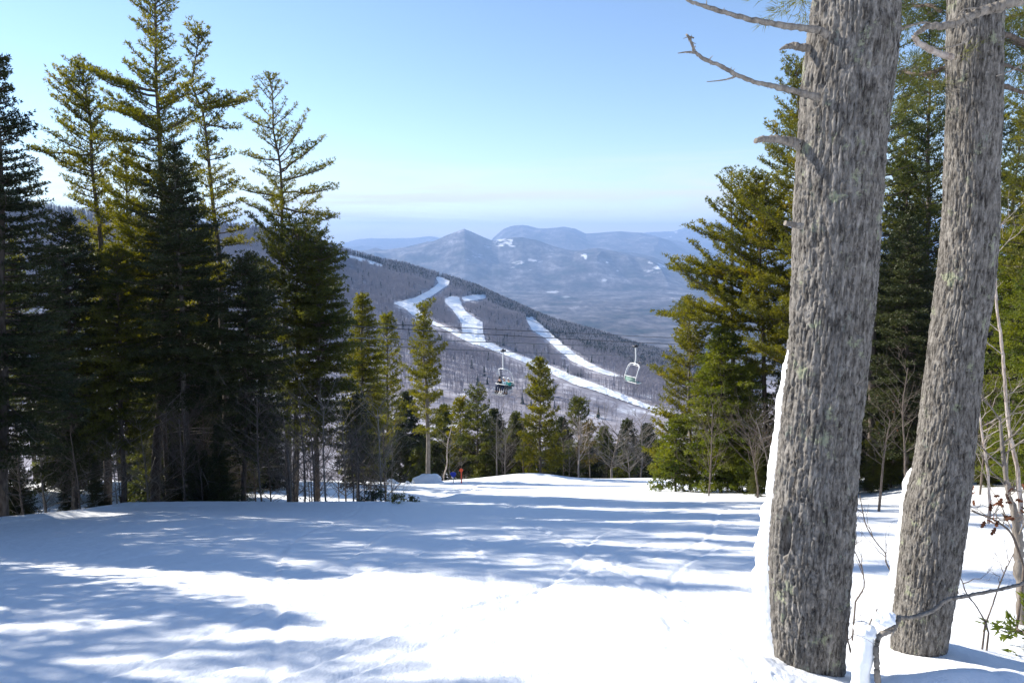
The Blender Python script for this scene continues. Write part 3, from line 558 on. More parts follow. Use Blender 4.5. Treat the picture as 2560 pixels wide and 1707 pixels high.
conifer('dense green hemlock at the foot of the right stand', 'hemlock', 31, [(1800, 1222), (1805, 815)], [(815, 1798, 1815), (860, 1775, 1850), (920, 1750, 1880), (1000, 1728, 1900), (1080, 1715, 1915), (1150, 1712, 1920), (1212, 1725, 1900)], 65, F_HEM, group=RT, dens=1.3, snow=14)
conifer('slim pine seen between the two thick trunks, nearer the left one', 'pine', 27, [(2172, 1232), (2190, 600), (2225, 100), (2240, -150)], [(-150, 2200, 2280), (0, 2180, 2330), (120, 2190, 2320), (200, 2160, 2330), (300, 2170, 2310), (350, 2140, 2330), (420, 2190, 2300), (500, 2190, 2330), (620, 2170, 2330)], 66, F_PINED, group=RT, rad=.17, dens=.9)
conifer('tiered pine seen between the two thick trunks, nearer the right one', 'pine', 29, [(2330, 1232), (2318, 700), (2325, 40)], [(40, 2310, 2345), (150, 2262, 2380), (200, 2275, 2380), (245, 2240, 2400), (300, 2255, 2400), (340, 2215, 2400), (380, 2250, 2400), (430, 2205, 2420), (520, 2210, 2420), (600, 2195, 2420), (800, 2180, 2430), (950, 2180, 2430)], 67, F_PINED, group=RT, dens=1.2, dead=8)
conifer('dark spruce filling the gap between the thick trunks', 'spruce', 26, [(2262, 1236), (2268, 540)], [(540, 2258, 2278), (600, 2225, 2300), (700, 2190, 2340), (800, 2160, 2370), (1000, 2150, 2380), (1120, 2170, 2360)], 68, F_SPRUCE, group=RT, dead=16, dens=1.1)
conifer('dense evergreen cut by the right edge of the picture', 'pine', 19, [(2590, 1275), (2590, 600), (2600, -40)], [(-40, 2560, 2640), (60, 2530, 2660), (200, 2545, 2690), (300, 2505, 2690), (420, 2510, 2700), (560, 2490, 2700), (700, 2500, 2700)], 69, F_PINE, group=RT, rad=.2, dens=1.2)
conifer('yellow green spruce behind the white birch', 'hemlock', 21, [(2530, 1270), (2545, 560)], [(560, 2535, 2555), (620, 2510, 2590), (740, 2480, 2620), (900, 2450, 2640), (1050, 2440, 2640), (1180, 2450, 2630)], 70, F_HEM, group=RT, dens=1.1, dead=10)
conifer('shaded spruce just right of the slender thick trunk', 'spruce', 25, [(2450, 1250), (2455, 700)], [(700, 2448, 2462), (800, 2420, 2490), (900, 2400, 2510), (1050, 2385, 2525), (1150, 2400, 2510)], 71, F_SPRUCE, group=RT, dead=14)
conifer('short evergreen low between the thick trunks', 'hemlock', 27, [(2215, 1240), (2215, 960)], [(960, 2205, 2225), (1040, 2170, 2260), (1120, 2155, 2280), (1220, 2160, 2275)], 72, F_PINED, group=RT)
conifer('shaded evergreen just behind the thick trunk, low left', 'spruce', 33, [(1880, 1222), (1880, 900)], [(900, 1870, 1890), (980, 1840, 1920), (1080, 1820, 1945), (1170, 1825, 1950)], 73, F_HEM, group=RT, dead=12)

conifer('bushy young hemlock touching the snow left of the dense green one', 'hemlock', 32, [(1690, 1218), (1690, 1040)], [(1040, 1683, 1697), (1090, 1655, 1725), (1150, 1632, 1745), (1215, 1628, 1752)], 74, F_HEM, group=RT, dens=1.3)
conifer('bushy young hemlock touching the snow beside the thickest trunk', 'hemlock', 30, [(1870, 1222), (1868, 1010)], [(1010, 1860, 1876), (1070, 1835, 1905), (1140, 1815, 1925), (1218, 1810, 1935)], 75, F_HEM, group=RT, dens=1.3)
conifer('far pine closing the gap between the thick trunks', 'pine', 38, [(2262, 1232), (2265, 230)], [(235, 2255, 2275), (350, 2225, 2300), (500, 2200, 2330), (700, 2180, 2350), (900, 2180, 2350)], 76, F_PINE, group=RT, dens=1.2)
conifer('far pine right of the thinner trunk, topped below the upper edge', 'pine', 30, [(2470, 1245), (2480, 90)], [(95, 2470, 2490), (220, 2440, 2520), (400, 2425, 2540), (600, 2410, 2560), (800, 2400, 2570)], 77, F_PINED, group=RT, dens=1.2)
conifer('bright yellow green evergreen at the right edge behind the forked tree', 'hemlock', 18, [(2590, 1272), (2590, 640)], [(650, 2580, 2600), (760, 2540, 2640), (900, 2510, 2660), (1050, 2490, 2680), (1200, 2500, 2680)], 78, F_HEM, group=RT, dens=1.2)
# ---- denser wood behind both stands (copies of a few kinds, in the photo a dim background)
def grow(seed, kind, H, fol, W=.17, dens=1.0, low=.1):
    # a free-standing model tree grown 30 m ahead, later moved; outline as a plain cone
    Y = 30; x = 0; g = float(gz(x, Y)); 
    def px(xx, z):
        u, v = proj(np.array([xx, Y, z])); return float(u), float(v)
    tr = [px(0, g), px(.1, g+H*.5), px(0, g+H)]
    ol = []
    for t in (1, .9, .75, .55, .35, low):
        wdt = W*H*(1-t)**.75+.1; (ul, v), (ur, _) = px(-wdt, g+H*t), px(wdt, g+H*t); ol.append((v, ul, ur))
    return conifer('x', kind, Y, tr, ol, seed, fol, dens=dens, dead=16)
protos = [grow(81, 'spruce', 13, F_SPRUCE), grow(82, 'pine', 17, F_PINED, .20, 1.1, .3), grow(83, 'hemlock', 11, F_PINED, .2), grow(84, 'spruce', 9, F_SPRUCE, .22, low=.05), grow(85, 'pine', 15, F_PINE, .2, 1.1, .35)]
rb = np.random.default_rng(5); used = [0]*5
def stand(x, y, k, lab, grp, q_=1.0):
    z = float(gz(x, y)); s_ = rb.uniform(.85, 1.12)*q_; p = protos[k]
    if used[k] == 0:
        p.location = (x, y, z); p.rotation_euler = (0, 0, rb.uniform(0, 6)); tag(p, lab, None, grp); used[k] = 1
    else: copy_tree(p, (x, y, z-.1), rb.uniform(0, 6.28), s_, lab, grp)
for i in range(26):       # left wood, behind the front row
    t = rb.uniform(0, 1); y = rb.uniform(30, 50); x = -rb.uniform(15+(y-30)*.1, 38)
    stand(x, y, int(rb.choice([0, 2, 3, 1, 0, 3])), 'dim conifer in the wood behind the left row of trees', 'conifers deep in the left wood')
for i in range(26):
    y = rb.uniform(30, 52); x = rb.uniform(13+(y-30)*.25, 40)
    stand(x, y, int(rb.choice([0, 2, 1, 0, 4])), 'dim conifer in the wood behind the right row of trees', 'conifers deep in the right wood')
# off to the left of the picture: the trees whose shade crosses the slope
SH = [(-17, 10.8, 1, .95), (-13, 8.3, 2, .85), (-20, 17.6, 1, 1.1), (-17, 15.0, 2, 1.0), (-10.8, 7.6, 3, .6), (-15.5, 16, 1, .85), (-18.5, 19.5, 1, 1.15), (-23, 24, 1, 1.3), (-13.5, 5.2, 0, 1), (-18, 5, 1, 1), 
      (-12.6, 10.6, 3, .85), (-13.6, 13.4, 3, .9), (-12.2, 12.4, 3, .65), (-14.8, 12.0, 2, .75), (-11.2, 9.4, 3, .6), (-15.2, 14.2, 3, .9), (-25, 27.5, 1, 1.4), (-29, 29, 1, 1.4), (-22, 25.5, 4, 1.3), (-16, 1.5, 2, 1)]
for x, y, k, q_ in SH: stand(x, y, k, 'conifer beyond the left edge of the picture shading the slope', 'conifers left of the picture', q_)
for x, y, k in [(17, 12, 1), (19, 16, 0), (22, 13, 4), (21, 20, 1), (18, 23, 2)]: stand(x, y, k, 'conifer beyond the right edge of the picture', 'conifers right of the picture')

# ------------------------------------------------------------------ two thick trunks close to the camera
FW = np.array([0, math.cos(PITCH), -math.sin(PITCH)])
def depth(p): return (np.asarray(p)-CAM)@FW
BIGBARK = mat('thick_grey_bark', (.2, .18, .16), .92, .12)
_n = BIGBARK.node_tree.nodes; _l = BIGBARK.node_tree.links
c1 = ramp(BIGBARK, noise_node(BIGBARK, 42, 7, .75, stretch=(1, 1, .26)), [(.38, (.036, .033, .031)), (.48, (.130, .123, .115)), (.66, (.28, .27, .255))])
c2 = ramp(BIGBARK, noise_node(BIGBARK, 7, 3, .6), [(.35, (.80, .78, .76)), (.65, (1.12, 1.10, 1.08))])
mu = _n.new('ShaderNodeMix'); mu.data_type = 'RGBA'; mu.blend_type = 'MULTIPLY'; mu.inputs[0].default_value = 1; _l.new(c1, mu.inputs[6]); _l.new(c2, mu.inputs[7])
lich = ramp(BIGBARK, noise_node(BIGBARK, 5.5, 9, .78), [(.585, (0, 0, 0)), (.62, (1, 1, 1))]); lich2 = ramp(BIGBARK, noise_node(BIGBARK, 9.0, 8, .8, stretch=(1.1, .9, .8)), [(.61, (0, 0, 0)), (.66, (1, 1, 1))])
_a = mixc(BIGBARK, lich, mu.outputs[2], (.26, .28, .19)); _x = _n.new('ShaderNodeMix'); _x.data_type = 'RGBA'; _x.inputs[0].default_value = .75; _l.new(mu.outputs[2], _x.inputs[6]); _l.new(_a, _x.inputs[7])
_b = mixc(BIGBARK, lich2, _x.outputs[2], (.17, .195, .165)); setp(BIGBARK, 'Base Color', _b)
setp(BIGBARK, 'Normal', bump(BIGBARK, noise_node(BIGBARK, 90, 6, .75, stretch=(1, 1, .35)), .8, .006))
def thick_trunk(sil, Y, nm, lab, Rs, seed, scar=None, amp=.0135, top=11):
    sil = np.array(sil, float); mid = (sil[:, 1]+sil[:, 2])/2; C_ = atY(mid, sil[:, 0], Y); r_ = (sil[:, 2]-sil[:, 1])/2/FPX*depth(C_)*.928
    o = np.argsort(C_[:, 2]); C_, r_ = C_[o], r_[o]
    z0, z1 = C_[0, 2], C_[-1, 2]; dx = (C_[-1, 0]-C_[0, 0])/(z1-z0)
    zz = np.concatenate([np.arange(z0-.5, z1+.15, .0065), np.linspace(z1+.2, z1+top, 60)])
    def cx(z): return np.where(z > z1, C_[-1, 0]+(z-z1)*dx, np.where(z < z0, C_[0, 0], np.interp(z, C_[:, 2], C_[:, 0])))
    def cr_(z): return np.where(z > z1, r_[-1]*(1-(z-z1)/top*.75), np.interp(z, C_[:, 2], r_))
    k = np.ones(41)/41
    cxs = cx(zz); crs = cr_(zz); nn = int((zz < z1+.15).sum()); cxs[20:nn-20] = np.convolve(cxs[:nn], k, 'valid'); crs[20:nn-20] = np.convolve(crs[:nn], k, 'valid')
    nth = 320; th = np.arange(nth)*2*math.pi/nth; TH, ZZ = np.meshgrid(th, zz); RR = crs[:, None]*np.ones_like(TH)
    a, b = np.sin(TH)*RR, -np.cos(TH)*RR
    W1 = vnoise(np.stack([a/.12, b/.12, ZZ/.30], -1), seed)*1.1; W2 = vnoise(np.stack([a/.05, b/.05, ZZ/.09], -1), seed+1)*.5
    f1 = vnoise(np.stack([a/Rs+W1+W2, b/Rs-W1, ZZ/(Rs*6.2)+W1], -1), seed+2)
    f2 = vnoise(np.stack([a/(Rs*.55)+W2, b/(Rs*.55)+W1, ZZ/(Rs*1.7)-W2], -1), seed+3)
    f3 = vnoise(np.stack([a/.008, b/.008, ZZ/.02], -1), seed+4)
    big = vnoise(np.stack([a/.2, b/.2, ZZ/.4], -1), seed+5)
    d = -amp*np.exp(-((f1-.5)/.11)**2)-amp*.6*np.exp(-((f2-.5)/.09)**2)+amp*.45*(f3-.5)+.018*(big-.5)+amp*.5*(f2-.5)
    if scar:
        for (u, v, hw, hh, dp) in scar:
            p = atY(u, v, Y); zc = p[2]; off = (u-np.interp(v, sil[:, 0], mid))/np.interp(v, sil[:, 0], (sil[:, 2]-sil[:, 1])/2); t0 = math.asin(max(-.98, min(.98, off)))-math.atan2(C_[0, 0], Y)
            hz = hh/FPX*depth(p); hwid = hw/FPX*depth(p); dth = ((TH-t0+math.pi) % (2*math.pi)-math.pi)*RR
            q = np.sqrt((dth/hwid)**2+((ZZ-zc)/hz)**2); inn = 1-sstep(q, .75, 1.05)
            d = d*(1-inn*.8)-dp*inn+.35*dp*np.exp(-((q-1.25)/.25)**2)
    RR = RR+d; X = cxs[:, None]+np.sin(TH)*RR; Yv = Y-np.cos(TH)*RR
    V = np.stack([X, Yv, ZZ], -1).reshape(-1, 3); n = len(zz); i = np.arange(n-1)[:, None]*nth; j = np.arange(nth)[None]; kk = (j+1) % nth
    org = (float(C_[0, 0]), Y, float(gz(C_[0, 0], Y))); root = empty('pine_tree', org, lab, 'tree', 'two thick pine trunks in the foreground')
    mb = MB(); mb.add(V, np.stack([i+j, i+kk, i+nth+kk, i+nth+j], -1).reshape(-1, 4)); mb.build('trunk', BIGBARK, root, True, org)
    return root, org, (lambda z: np.interp(z, zz, cxs)), (lambda z: np.interp(z, zz, crs))
S1 = [(0, 2032, 2248), (134, 2012, 2241), (268, 2000, 2224), (402, 1989, 2210), (536, 1981, 2201), (700, 1977, 2192), (868, 1968, 2174), (957, 1959, 2165), (1090, 1946, 2151), (1200, 1933, 2141), (1290, 1927, 2136), (1407, 1918, 2126), (1480, 1919, 2121), (1552, 1924, 2117), (1610, 1930, 2112), (1720, 1936, 2108)]
S2 = [(0, 2373, 2506), (268, 2367, 2500), (536, 2360, 2494), (700, 2346, 2482), (868, 2323, 2457), (1001, 2308, 2444), (1135, 2292, 2430), (1200, 2279, 2424), (1250, 2262, 2418), (1333, 2256, 2409), (1443, 2247, 2393), (1516, 2239, 2378), (1600, 2230, 2366), (1665, 2228, 2357)]
Y1, Y2 = 4.35, 4.85
t1, o1, cx1, cr1 = thick_trunk(S1, Y1, 'pine_tree', 'thickest pine trunk with a ragged strip of snow and dead branches reaching left', .021, 101, scar=[(1972, 1312, 15, 60, .055), (1957, 1442, 7, 12, .02), (2010, 1222, 5, 6, .018), (2050, 745, 14, 8, .012)])
t2, o2, cx2, cr2 = thick_trunk(S2, Y2, 'pine_tree', 'thinner leaning pine trunk standing just right of the thickest one', .016, 141, scar=[(2385, 1150-300, 8, 6, .01), (2470, 150, 9, 7, .012)], amp=.009)
def limb(parent, org, pts, Y, w, m=None, name='dead_branch', seed=0, stubs=0, Yend=None):
    """pts in photo pixels; w = widths in pixels along it"""
    rg = np.random.default_rng(seed); P = np.array(pts, float); n = len(P); Ys = np.linspace(Y, Yend if Yend is not None else Y, n)
    Q = np.array([atY(p[0], p[1], y) for p, y in zip(P, Ys)]); wd = np.interp(np.linspace(0, 1, n), np.linspace(0, 1, len(w)), w)/2/FPX*depth(Q)
    s = np.linspace(0, n-1, (n-1)*7+1); q = np.stack([np.interp(s, np.arange(n), Q[:, i]) for i in range(3)], -1); r = np.interp(s, np.arange(n), wd)
    q[2:-2] = (q[:-4]+q[1:-3]+q[2:-2]+q[3:-1]+q[4:])/5; q[1:-1] += rg.normal(0, .12, q[1:-1].shape)*r[1:-1, None]; r = r*rg.uniform(.86, 1.14, len(r))
    mb = MB(); mb.tube(q, r, 9)
    for _ in range(stubs):
        k = rg.integers(4, len(q)-2); d = unit(rg.normal(size=3)); l = rg.uniform(.012, .04); mb.tube([q[k], q[k]+d*l*.6, q[k]+d*l+rg.normal(0, .004, 3)], [.005, .003, .001], 4)
    if parent is None: return mb, q
    return mb.build(name, m or DEADW, parent, True, org)
def z5(x, y): return (1650+x/2.24, y/2.24)
def z7(x, y): return (1700+x/2.735, 1150+y/2.735)
def zr(x, y): return (2100+x/5.113, y/5.113)
limb(t1, o1, [z5(*p) for p in [(940, 205), (900, 172), (860, 165), (740, 150), (600, 128), (440, 95), (330, 60), (230, 30), (150, 3), (140, -30)]], Y1-.16, [22, 17, 15, 12, 9, 7], seed=1, stubs=9, Yend=Y1-.3)
limb(t1, o1, [z5(*p) for p in [(890, 548), (780, 518), (640, 485), (540, 465), (430, 422), (340, 370), (240, 330), (192, 290), (180, 250), (160, 205), (148, 195)]], Y1-.16, [20, 14, 12, 10, 10, 8, 6, 5], seed=2, stubs=22, Yend=Y1-.35)
limb(t1, o1, [z5(*p) for p in [(200, 296), (160, 292), (100, 299)]], Y1-.33, [7, 5, 2], seed=3)
limb(t1, o1, [z5(*p) for p in [(425, 428), (395, 440), (340, 452), (262, 459)]], Y1-.28, [6, 4, 2], seed=4)
limb(t1, o1, [z5(*p) for p in [(190, 215), (165, 205), (130, 218)]], Y1-.33, [4, 3, 1], seed=44)
limb(t1, o1, [z5(*p) for p in [(830, 272), (780, 262), (740, 255), (700, 265), (668, 281)]], Y1-.02, [20, 18, 13, 3], seed=5)
limb(t1, o1, [z5(*p) for p in [(790, 815), (740, 795), (650, 782), (580, 778), (535, 788)]], Y1-.02, [26, 22, 17, 13], seed=6)
limb(t1, o1, [z5(*p) for p in [(800, 1268), (760, 1258), (700, 1248)]], Y1-.2, [17, 15, 14], seed=7)
Yb = Y2-.42
limb(t2, o2, [zr(*p) for p in [(2450, -30), (2220, 30), (2000, 95), (1850, 130), (1700, 190), (1560, 270), (1400, 320), (1280, 340), (1130, 330), (1050, 385), (960, 450)]], Yb, [26, 24, 22, 18, 15, 11], seed=8, stubs=8)
limb(t2, o2, [zr(*p) for p in [(1150, 290), (1060, 290), (900, 330), (740, 390), (660, 490), (610, 640), (575, 820), (540, 960), (490, 1110), (470, 1230), (430, 1320)]], Yb-.02, [5, 6, 9, 10, 9, 7, 4], seed=9, stubs=3)
limb(t2, o2, [zr(*p) for p in [(945, 470), (1010, 560), (1120, 620), (1250, 680), (1340, 710), (1425, 735)]], Yb+.05, [12, 15, 14, 15], BIRCH, seed=10, Yend=Y2-.15)
limb(t2, o2, [zr(*p) for p in [(1820, 115), (1700, 105), (1580, 120), (1530, 170), (1480, 250), (1490, 370)]], Yb-.02, [4, 4, 4, 3], seed=11)
limb(t2, o2, [zr(*p) for p in [(1570, 150), (1630, 260), (1680, 380), (1690, 440), (1620, 530), (1480, 590), (1280, 620), (1180, 600)]], Yb-.03, [5, 4, 3, 2], seed=12)
limb(t2, o2, [zr(*p) for p in [(2050, 440), (2150, 450), (2260, 500), (2380, 570), (2500, 640)]], Y2-.02, [14, 12, 10], TWIG, seed=13)
limb(t2, o2, [zr(*p) for p in [(2040, 820), (2150, 840), (2260, 890), (2400, 920)]], Y2-.02, [10, 7, 4], TWIG, seed=14)
limb(t2, o2, [zr(*p) for p in [(2040, 1080), (2150, 1120), (2300, 1170), (2450, 1230)]], Y2-.02, [13, 11, 8], TWIG, seed=15)
limb(t2, o2, [zr(*p) for p in [(2000, 975), (2100, 940), (2220, 890), (2360, 800), (2480, 720)]], Y2-.2, [2, 4, 4, 3], seed=16)
limb(t2, o2, [z7(*p) for p in [(1850, 890), (1880, 895), (1892, 908)]], Y2-.12, [16, 14, 8], TWIG, seed=17)
# small mossy boughs between the trunks and hanging needles
def bough(parent, org, pts, Y, w, n, fol, seed, ln=.10, spread=.7, yspread=.25, back=0):
    rg = np.random.default_rng(seed); mb, q = limb(None, None, pts, Y, w, seed=seed, Yend=Y+back)
    i = rg.integers(2, len(q), n); A = q[i]; D = unit(np.stack([rg.normal(0, .7, n), rg.normal(0, .7, n), rg.normal(-.05, .45, n)], -1)); Lh = rg.uniform(.10, .42, n)
    B_ = A+D*Lh[:, None]; mb.tris(blade(A, B_, .006, rg), 0); f = rg.uniform(.35, 1, (n, 5)); P = A[:, None]+(B_-A)[:, None]*f[..., None]
    P = P.reshape(-1, 3); DD = np.repeat(D, 5, 0)+rg.normal(0, .2, (len(P), 3))
    T_, _ = needles(rg, P, DD, 9, ln, .0045, .5); mb.tris(T_, 1)
    return mb.build('bough', [TWIG, fol], parent, False, org)
bough(t2, o2, [zr(*p) for p in [(1420, 840), (1250, 900), (1050, 960), (900, 940), (780, 900), (700, 960)]], Y2+.05, [12, 10, 7, 4], 60, F_PINED, 21, back=.5)
bough(t2, o2, [zr(*p) for p in [(1300, 150), (1150, 60), (1000, 90), (880, 60), (780, 120)]], Y2+.5, [9, 9, 6, 4], 60, F_PINED, 22, back=.4)
bough(t2, o2, [zr(*p) for p in [(2090, 500), (2250, 560), (2450, 640), (2700, 700)]], Y2+.4, [8, 7, 5], 70, F_PINED, 23, ln=.12)
bough(t2, o2, [zr(*p) for p in [(2100, 260), (2250, 200), (2450, 150), (2700, 120)]], Y2+.7, [8, 7, 5], 70, F_PINE, 24, ln=.11)
bough(t1, o1, [(2060, -60), (2030, -40), (2000, -20), (1985, -6)], Y1+.3, [9, 6, 4], 26, F_PINE, 25, ln=.10)
# wind-packed snow along the left flank of each trunk
def crust(parent, org, cx, cr, Y, sil, prof, seed, spread=.56):
    prof = np.array(prof, float); sil = np.array(sil, float); v = np.arange(prof[0, 0], prof[-1, 0], 2.0)
    mid = np.interp(v, sil[:, 0], (sil[:, 1]+sil[:, 2])/2); P = atY(mid, v, Y); th = np.interp(v, prof[:, 0], prof[:, 1])/FPX*depth(P); z = P[:, 2]
    n = 40; s_ = np.linspace(-1, 1, n); t0 = -math.atan2(org[0], Y)-math.pi/2-.46
    A = t0+s_*spread; S_, Z = np.meshgrid(s_, z); T_ = th[:, None]*np.ones_like(S_)
    off = (T_*.92+.012*np.clip(T_/.01, 0, 1))*np.clip(1-np.abs(S_)**4, 0, 1)**.6; c = cx(z)[:, None]; r = cr(z)[:, None]
    nz = vnoise(np.stack([S_*4, Z/.10, Z*0+seed], -1), seed)-.5; nz2 = vnoise(np.stack([S_*14, Z/.03, Z*0+seed], -1), seed)-.5
    Rr = r-.006+off*(1+.5*nz)+.014*nz2*(off > .004)-.012*(np.abs(S_) > .985)
    X = c+np.sin(A)[None]*Rr; Yv = Y-np.cos(A)[None]*Rr; V = np.stack([X, Yv, Z], -1); m = len(z)
    i = np.arange(m-1)[:, None]*n; j = np.arange(n-1)[None]; mb = MB(); mb.add(V.reshape(-1, 3), np.stack([i+j, i+n+j, i+n+j+1, i+j+1], -1).reshape(-1, 4))
    mb.build('snow_crust', SNOWCRUST, parent, True, org)
crust(t1, o1, cx1, cr1, Y1, S1, [(880, 0), (930, 5), (960, 7), (1000, 13), (1040, 12), (1060, 10), (1150, 14), (1240, 17), (1300, 24), (1370, 32), (1450, 42), (1500, 46), (1570, 55), (1640, 62), (1700, 70), (1780, 75)], 3)
crust(t2, o2, cx2, cr2, Y2, S2, [(1180, 0), (1200, 5), (1225, 9), (1250, 5), (1300, 4), (1360, 8), (1440, 17), (1480, 22), (1520, 27), (1560, 28), (1620, 30), (1700, 34)], 4)

# ------------------------------------------------------------------ lumps, stump, branch in the lower right corner
def blob(c, r, seed, amp=.18, nth=40, nph=24, sc_=1.0, flat=None):
    th = np.linspace(0, 2*math.pi, nth, endpoint=False); ph = np.linspace(.02, math.pi-.02, nph); T_, P_ = np.meshgrid(th, ph)
    d = np.stack([np.sin(P_)*np.cos(T_), np.sin(P_)*np.sin(T_), np.cos(P_)], -1)
    k = 1+amp*(vnoise(d*1.8*sc_+seed, seed)-.5)*2+amp*.4*(vnoise(d*5*sc_+seed, seed+1)-.5)*2
    V = d*k[..., None]*np.array(r)+np.array(c); i = np.arange(nph-1)[:, None]*nth; j = np.arange(nth)[None]; kk = (j+1) % nth
    return V.reshape(-1, 3), np.stack([i+j, i+nth+j, i+nth+kk, i+kk], -1).reshape(-1, 4)
Yf = 3.95
p0 = atY(2162, 1575, Yf); gzf = float(gz(p0[0], Yf)); g0 = (p0[0], Yf, gzf)
st = empty('snowy_stump', g0, 'slim upright snow capped stump between the two thick trunks', 'stump')
mb = MB(); zc = np.linspace(gzf-.15, p0[2]-.01, 26); mb.tube(np.stack([p0[0]+.006*np.sin(zc*19), Yf+zc*0, zc], -1), .058+.006*np.sin(zc*23)+.02*np.clip((gzf+.1-zc)*4, 0, 1), 20); mb.build('stump', SNOWCRUST, st, True, g0)
mb = MB(); V, F = blob(p0+[.004, 0, .0], (.066, .066, .042), 4, .22); mb.add(V, F); mb.build('snow_cap', SNOWCRUST, st, True, g0)
bp = [z7(*p) for p in [(1385, 1600), (1352, 1523), (1345, 1400), (1343, 1290), (1350, 1225), (1372, 1190), (1440, 1165), (1480, 1120), (1500, 1085), (1490, 1068), (1540, 1078), (1600, 1072), (1700, 1042), (1760, 1005), (1800, 965), (1850, 945), (1900, 938), (2000, 920), (2150, 890), (2250, 868), (2352, 840), (2480, 790)]]
bg0 = atY(bp[0][0], bp[0][1], Yf-.08); og = (bg0[0], bg0[1], float(gz(bg0[0], bg0[1])))
bb = empty('bent_branch', og, 'bare bent branch sticking out of the snow and crossing in front of the trunk', 'branch')
limb(bb, og, bp, Yf-.08, [15, 14, 13, 13, 10, 9, 10, 9, 9, 8, 8], DEADW, 'branch', 31, 8, Yend=Yf+.1)
limb(bb, og, [z7(*p) for p in [(1290, 1130), (1310, 1085), (1345, 1025), (1350, 1015)]], Yf, [4, 4, 3], DEADW, 'twig', 32)
limb(bb, og, [z7(*p) for p in [(1440, 1215), (1452, 1180), (1475, 1150)]], Yf-.1, [3, 5, 6], DEADW, 'twig', 33)
c_ = atY(*z7(1410, 1085), Yf-.06); mb = MB(); V, F = blob(c_, (.055, .05, .046), 9, .28); mb.add(V, F); c2_ = atY(*z7(1340, 1065), Yf-.04); V, F = blob(c2_, (.026, .03, .026), 12, .2); mb.add(V, F); mb.build('snow_clump', SNOWCRUST, bb, True, og)

# ------------------------------------------------------------------ leafless trees and saplings
def bare(name, label, pts, Y, w, seed, m=TWIG, nb=10, ll=(.5, 1.6), cat='tree', group=None, forks=(), Yend=None, leaves=0, up=.5):
    rg = np.random.default_rng(seed); b0 = atY(*pts[0], Y); org = (b0[0], b0[1], float(gz(b0[0], b0[1]))); root = empty(name, org, label, cat, group)
    mbt, q = limb(None, None, pts, Y, w, seed=seed, Yend=Yend); q0 = q[0].copy(); mbt.tube([q0, (q0[0], q0[1], min(org[2], q0[2])-.15)], w[0]/2/FPX*depth(q0)*1.1, 8)
    mbt.build('trunk', m, root, True, org); mb = MB(); ends = []
    def tw(p, d, l, r, lev):
        n = 5; s = np.linspace(0, 1, n)[:, None]; Q = p+d*l*s+rg.normal(0, .05*l, (n, 3))*s+np.array([0, 0, .12*l])*s*s; mb.tube(Q, r*(1-.75*s[:, 0]), 3 if lev else 4, 0, False); ends.append(Q[-1])
        if lev < 2:
            for _ in range(rg.integers(2, 5)): k = rg.integers(1, n); tw(Q[k], unit(d+rg.normal(0, .5, 3)+[0, 0, .15]), l*rg.uniform(.35, .65), r*.5, lev+1)
    for i in range(nb):
        k = int(len(q)*rg.uniform(.30, .98)); a = rg.uniform(0, 6.28); d = unit(np.array([math.cos(a), math.sin(a), rg.uniform(.1, .5)+up])); rr = w[-1]/2/FPX*depth(q[k])
        tw(q[k], d, rg.uniform(*ll)*(1.15-k/len(q)*.6), max(.004, rr*.8), 0)
    mb.build('twigs', m, root, False, org)
    if leaves:
        lm = MB(); E_ = np.array(ends); E_ = E_[rg.integers(0, len(E_), leaves)]
        for p in E_:
            a, b = unit(rg.normal(size=3)), rg.normal(size=3); b = unit(np.cross(a, b)); L_ = rg.uniform(.05, .09); pr = [(0, 0), (.3, .25), (.35, .12), (.6, .34), (.65, .15), (.85, .2), (1, 0), (.85, -.2), (.65, -.15), (.6, -.34), (.35, -.12), (.3, -.25)]
            V = [p+a*L_*x+b*L_*y+np.cross(a, b)*L_*.2*x*x for x, y in pr]; V.append(p+a*L_*.5); k = np.arange(12); lm.add(V, np.stack([k, (k+1) % 12, np.full(12, 12)], -1))
        lm.build('leaves', LEAF, root, False, org)
    return root
LEAF = mat('dry_leaf', (.10, .035, .015), .7, .2)
bare('bare_tree', 'grey leafless tree with forked trunk cut by the right edge', [(2562, 1600), (2556, 1520), (2548, 1400), (2545, 1340), (2538, 1290), (2522, 1240), (2512, 1170), (2505, 1110), (2500, 1040)], 6.0, [28, 24, 20, 14, 10, 6], 201, BARKG, 11, (.5, 1.3), up=.7)
bare('bare_tree', 'leafless sapling with dry brown leaves right of the thinner thick trunk', [(2560, 1420), (2530, 1330), (2490, 1300), (2450, 1285), (2430, 1275)], 5.6, [6, 5, 3], 202, TWIG, 9, (.2, .45), leaves=55, up=-.1)
bare('birch_tree', 'slender white birch right of the thinner thick trunk', [(2552, 1285), (2545, 1180), (2520, 1060), (2512, 960), (2505, 860), (2490, 760), (2488, 640), (2470, 520)], 15, [11, 9, 8, 6, 3], 203, BIRCH, 12, (.6, 2.0), up=.5)
bare('birch_tree', 'thin pale stemmed birch low beside the slender white birch', [(2475, 1270), (2470, 1180), (2455, 1080), (2440, 980)], 15, [7, 6, 3], 204, BIRCH, 12, (.5, 1.3))
bare('bare_tree', 'reddish leafless sapling between the thick trunks', [(2265, 1245), (2262, 1130), (2255, 1020), (2270, 920)], 17, [6, 4, 2], 205, TWIG, 18, (.6, 1.8), up=.6)
bare('bare_tree', 'leafless sapling with a few orange leaves right of the thick trunk', [(2200, 1245), (2210, 1130), (2225, 1050)], 18, [6, 4, 2], 206, TWIG, 16, (.6, 1.6), up=.5, leaves=12)
bare('birch_tree', 'crooked pale birch beside the grey trunked pine at the crest', [(1109, 1190), (1118, 1160), (1117, 1130), (1119, 1105), (1126, 1080), (1130, 1060)], 50, [3.2, 3, 2.6, 1.6], 207, BIRCH, 8, (.6, 1.4))
